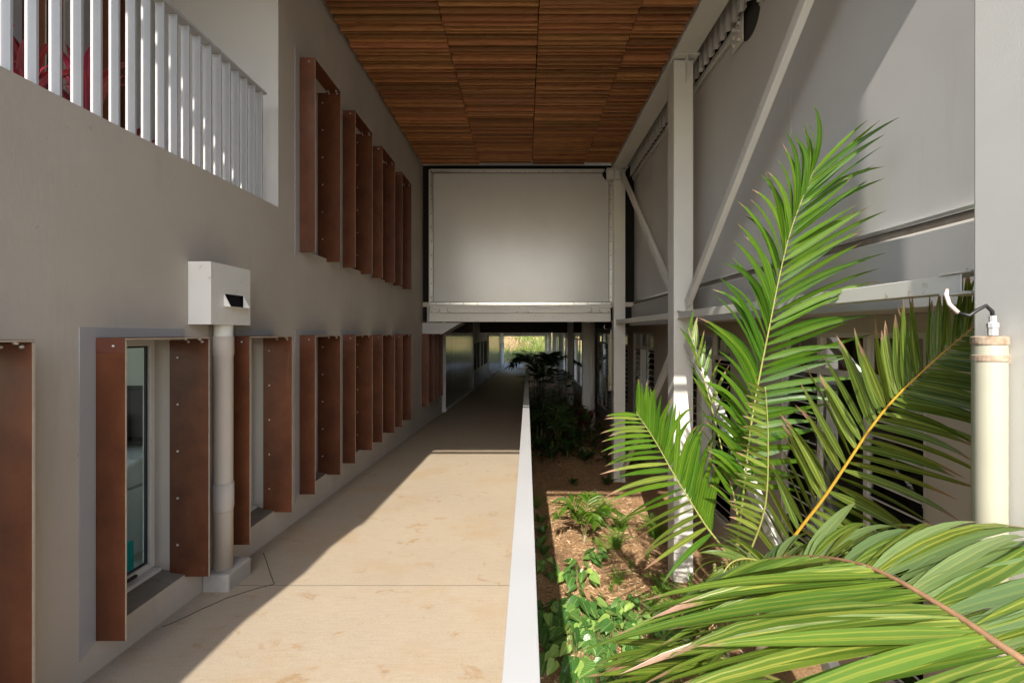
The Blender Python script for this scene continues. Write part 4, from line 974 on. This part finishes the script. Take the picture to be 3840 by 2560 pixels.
def fern_mesh(L=.36, W=.085):
    b = MB(); b.uv = []; n = 17
    for i in range(n):
        v = i/n; y = L*v; z = .16*math.sin(v*2.6)*L*2; w_ = W*(math.sin(min(1, .25+v)*math.pi*.93))**.7
        for s in (-1, 1):
            o = len(b.v); b.v += [(0,y,z),(s*w_*.55,y+.014,z+.004),(s*w_,y+.012,z-.008),(s*w_*.55,y-.004,z+.004)]; b.uv += [(.5,v*.8),(.3,v*.8),(.1,v*.8),(.3,v*.8)]
            b.f.append((o,o+1,o+2,o+3) if s > 0 else (o+3,o+2,o+1,o))
    for i in range(8):
        v0, v1 = i/8, (i+1)/8; o = len(b.v)
        for v in (v0, v1):
            y = L*v; z = .16*math.sin(v*2.6)*L*2; b.v += [(-.0025,y,z+.001),(.0025,y,z+.001)]; b.uv += [(.5,v*.8),(.5,v*.8)]
        b.f.append((o,o+1,o+3,o+2))
    return b.mesh('frond', M['fern'])
fnm = fern_mesh()
def fern(x, y, n, s, label):
    base = Vector((x, y, gz(x, y))); e = empty('fern', base, label, 'fern', 'ferns in the bed')
    for k in range(n):
        a = 2*math.pi*k/n+random.uniform(-.3,.3); d = Vector((math.cos(a), math.sin(a), random.uniform(.25,.8)))
        o = bpy.data.objects.new('frond', fnm); COL.objects.link(o); o.parent = e
        o.matrix_basis = look(d) @ Matrix.Scale(s*random.uniform(.8,1.2), 4)
FP = [(1.30,7.45,8,.9,'flat bright fern lying on the mulch left of the column'), (1.55,7.65,9,1.0,'bright fern touching the column edge'), (1.42,8.6,10,1.0,'sunlit fern below the left leaning frond'),
      (1.62,9.1,10,1.1,'fern at the sunlit edge of the mulch'), (1.40,9.7,9,.9,'fern on the shadow line of the bed'), (1.75,8.3,11,1.2,'fern between the column and the brace foot'),
      (1.15,9.75,6,.6,'tiny fern behind the small palm'), (1.9,6.25,9,1.0,'fern in front of the column foot'), (1.35,6.55,7,.7,'small fern in dappled shade'), (1.7,5.7,10,1.1,'fern under the drooping frond'),
      (.95,9.6,5,.55,'seedling fern on the mulch by the small palm'), (2.3,8.0,12,1.3,'fern behind the sunlit column'), (2.2,5.9,12,1.2,'fern right of the column foot'), (.25,9.4,8,.8,'dark fern in the parapet shadow'), (2.0,4.9,10,1.2,'fern deep under the palms')]
for a in FP: fern(*a)
def strap_mesh(mk, L=.5, W=.06, dr=1.1):
    lb = leaflet((0,0,0), (0,1,.55), (1,0,0), (0,0,1), L, W, dr, 0, 7, .3, .3); me = lb.mesh('leaf', M[mk])
    for p in me.polygons: p.use_smooth = True
    return me
STR = {k: strap_mesh(k) for k in ('dark_leaf', 'red_leaf', 'fern', 'dry_leaf')}
STR['red_wide'] = strap_mesh('red_leaf', .5, .12, .9); STR['dark_wide'] = strap_mesh('dark_leaf', .5, .13, .9); STR['green_short'] = strap_mesh('heart', .5, .15, .6)
def rosette(name, x, y, z, n, s, mk, h, label, cat, group, tiers=1, el=(.0,1.0)):
    e = empty(name, (x, y, z), label, cat, group)
    b = MB(); b.tube([(x,y,z-.05),(x+.02,y,z+h*.5),(x,y,z+h)], [.02*s+.004,.016*s+.003,.012*s+.002], 7); b.build('stem', M['stem'], e, smooth=True)
    for k in range(n):
        a = k*2.399+random.uniform(-.2,.2); f = random.random(); d = Vector((math.cos(a), math.sin(a), random.uniform(*el)))
        o = bpy.data.objects.new('leaf', STR[mk]); COL.objects.link(o); o.parent = e
        o.matrix_basis = Matrix.Translation((0,0,h*(1-.55*(k % 5)/5*(1 if tiers > 1 else .1)))) @ look(d) @ Matrix.Scale(s*random.uniform(.75,1.2), 4)
    return e
# little plants along the parapet and on the mulch
for (x, y, s, lb) in ((.30,8.6,.38,'upper small rosette in the parapet shadow'), (.33,8.1,.42,'second small rosette down the parapet shadow'), (.27,7.7,.40,'third small rosette down the parapet shadow'), (.31,7.35,.46,'lowest small rosette in the parapet shadow')):
    rosette('leafy_rosette', x, y, gz(x,y), 15, s, 'green_short', .06, lb, 'plant', 'small rosettes by the parapet', el=(.1,.9))
for (x, y, s, lb) in ((1.62,6.9,.34,'upright strap leaved plant left of the column foot'), (2.35,6.45,.4,'yellowing strap leaved plant right of the column foot'), (1.2,6.3,.32,'short strap leaved plant among the heart leaves'), (1.95,7.2,.3,'strap leaved plant behind the column foot')):
    rosette('strap_leaf_plant', x, y, gz(x,y), 11, s, 'fern', .05, lb, 'plant', 'strap leaved plants in the bed', el=(.6,1.8))
# dry straw and twigs
b = MB()
for k in range(260):
    x = random.gauss(.52,.09); y = random.uniform(6.2,7.5); L = random.uniform(.08,.25); a = random.uniform(0,6.28); z = gz(x,y)
    b.bar((x,y,z+.01),(x+math.cos(a)*L*.6,y+math.sin(a)*L*.6,z+L*random.uniform(.1,.8)),.0025,.0025,(.3,.5,.8))
tag(b.build('dry_straw', M['dry_leaf'] if False else M['twig']), 'dry straw tangle along the parapet shadow line', 'straw', kind='stuff')
b = MB(); b.tube([P(2325,1932,9.0)+Vector((0,0,0)), P(2350,1965,8.55), P(2367,2000,8.15), P(2378,2028,7.9)], [.006,.012,.013,.007], 7)
vs = [Vector(v) for v in b.v]; b.v = [(p.x, p.y, max(p.z, gz(p.x,p.y)+.004)) for p in vs]
tag(b.build('fallen_stick', M['twig'], smooth=True), 'dark brown stick lying on the sunlit mulch', 'stick')
# --- shaded planting farther along the bed
def lady_palm(x, y, n, h, s, label):
    e = empty('fan_palm', (x, y, gz(x,y)), label, 'palm', 'dark palms in the shaded bed')
    z0 = gz(x,y)
    for k in range(n):
        a = random.uniform(0,6.28); r = random.uniform(0,.45)*s; hh = h*random.uniform(.45,1.0); p = Vector((x+r*math.cos(a), y+r*math.sin(a), z0+hh))
        b = MB(); b.tube([(x+r*.4*math.cos(a), y+r*.4*math.sin(a), z0-.05), (x+r*.7*math.cos(a), y+r*.7*math.sin(a), z0+hh*.55), p], [.014,.011,.008], 6); st = b.build('cane', M['stem'], e)
        fb = MB(); fb.uv = []
        for j in range(5):
            az = a+j*1.3+random.uniform(-.3,.3); el_ = random.uniform(-.1,.9); c = p + Vector((math.cos(az), math.sin(az), el_))*.18*s
            for q in range(9):
                an = az+(q-4)*.28; d = Vector((math.cos(an), math.sin(an), el_*.5-.05*abs(q-4)))
                lb = leaflet(c, d, Vector((-math.sin(an), math.cos(an), .1)), (0,0,1), .42*s*random.uniform(.8,1.1), .030*s, .9, 0, 4, .2, .5)
                o_ = len(fb.v); fb.v += lb.v; fb.uv += lb.uv; fb.f += [tuple(i+o_ for i in f) for f in lb.f]
        q_ = fb.build('leaf_fans', M['dark_leaf'], st); q_.matrix_parent_inverse = Matrix()
    return e
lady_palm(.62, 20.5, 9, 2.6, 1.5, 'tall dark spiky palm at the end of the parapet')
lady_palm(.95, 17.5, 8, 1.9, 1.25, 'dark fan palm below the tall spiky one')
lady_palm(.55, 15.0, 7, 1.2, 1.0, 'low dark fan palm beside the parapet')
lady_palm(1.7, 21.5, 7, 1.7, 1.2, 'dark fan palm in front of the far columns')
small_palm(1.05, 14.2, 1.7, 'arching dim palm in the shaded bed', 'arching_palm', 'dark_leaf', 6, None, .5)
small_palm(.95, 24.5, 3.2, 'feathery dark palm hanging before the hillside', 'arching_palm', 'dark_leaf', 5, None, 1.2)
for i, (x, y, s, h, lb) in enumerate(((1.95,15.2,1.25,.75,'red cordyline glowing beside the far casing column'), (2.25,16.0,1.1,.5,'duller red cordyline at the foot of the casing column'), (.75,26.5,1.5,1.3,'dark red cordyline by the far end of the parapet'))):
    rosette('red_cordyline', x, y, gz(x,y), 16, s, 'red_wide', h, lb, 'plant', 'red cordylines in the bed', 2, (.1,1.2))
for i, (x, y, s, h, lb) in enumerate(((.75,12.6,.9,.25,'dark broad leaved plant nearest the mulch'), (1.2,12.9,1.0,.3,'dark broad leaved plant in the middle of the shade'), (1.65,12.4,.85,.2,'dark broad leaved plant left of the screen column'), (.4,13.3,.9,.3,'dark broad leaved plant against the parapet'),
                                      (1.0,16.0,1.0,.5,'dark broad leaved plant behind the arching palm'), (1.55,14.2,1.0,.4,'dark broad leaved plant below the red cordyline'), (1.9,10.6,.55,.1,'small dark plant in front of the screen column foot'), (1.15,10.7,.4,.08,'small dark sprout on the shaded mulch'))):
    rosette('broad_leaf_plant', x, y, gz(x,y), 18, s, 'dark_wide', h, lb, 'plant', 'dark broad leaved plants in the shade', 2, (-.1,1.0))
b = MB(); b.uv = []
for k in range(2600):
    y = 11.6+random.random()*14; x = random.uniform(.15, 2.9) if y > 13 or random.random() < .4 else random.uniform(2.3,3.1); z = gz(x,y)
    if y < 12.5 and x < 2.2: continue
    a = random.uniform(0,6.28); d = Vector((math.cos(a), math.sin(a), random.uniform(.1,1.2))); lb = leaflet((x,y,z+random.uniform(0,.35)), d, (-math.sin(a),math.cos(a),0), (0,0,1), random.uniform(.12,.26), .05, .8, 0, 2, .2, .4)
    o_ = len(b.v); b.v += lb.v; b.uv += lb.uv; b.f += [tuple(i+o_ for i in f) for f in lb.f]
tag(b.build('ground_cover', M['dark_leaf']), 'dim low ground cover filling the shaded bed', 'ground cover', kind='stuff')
# --- red cordylines on the balcony
for (x, y, s, h, lb) in ((-3.06,2.80,.74,.35,'red leaved cordyline behind the second and third balusters'), (-3.04,3.16,.76,.45,'red leaved cordyline with an outreaching leaf on the balcony'), (-3.06,2.48,.74,.30,'red leaved cordyline at the left edge of the balcony'), (-3.08,3.5,.66,.15,'low dark red cordyline behind the middle balusters')):
    rosette('balcony_cordyline', x, y, 3.14, 20, s, 'red_wide', h, lb, 'plant', 'red plants on the balcony', 2, (.1,1.3))
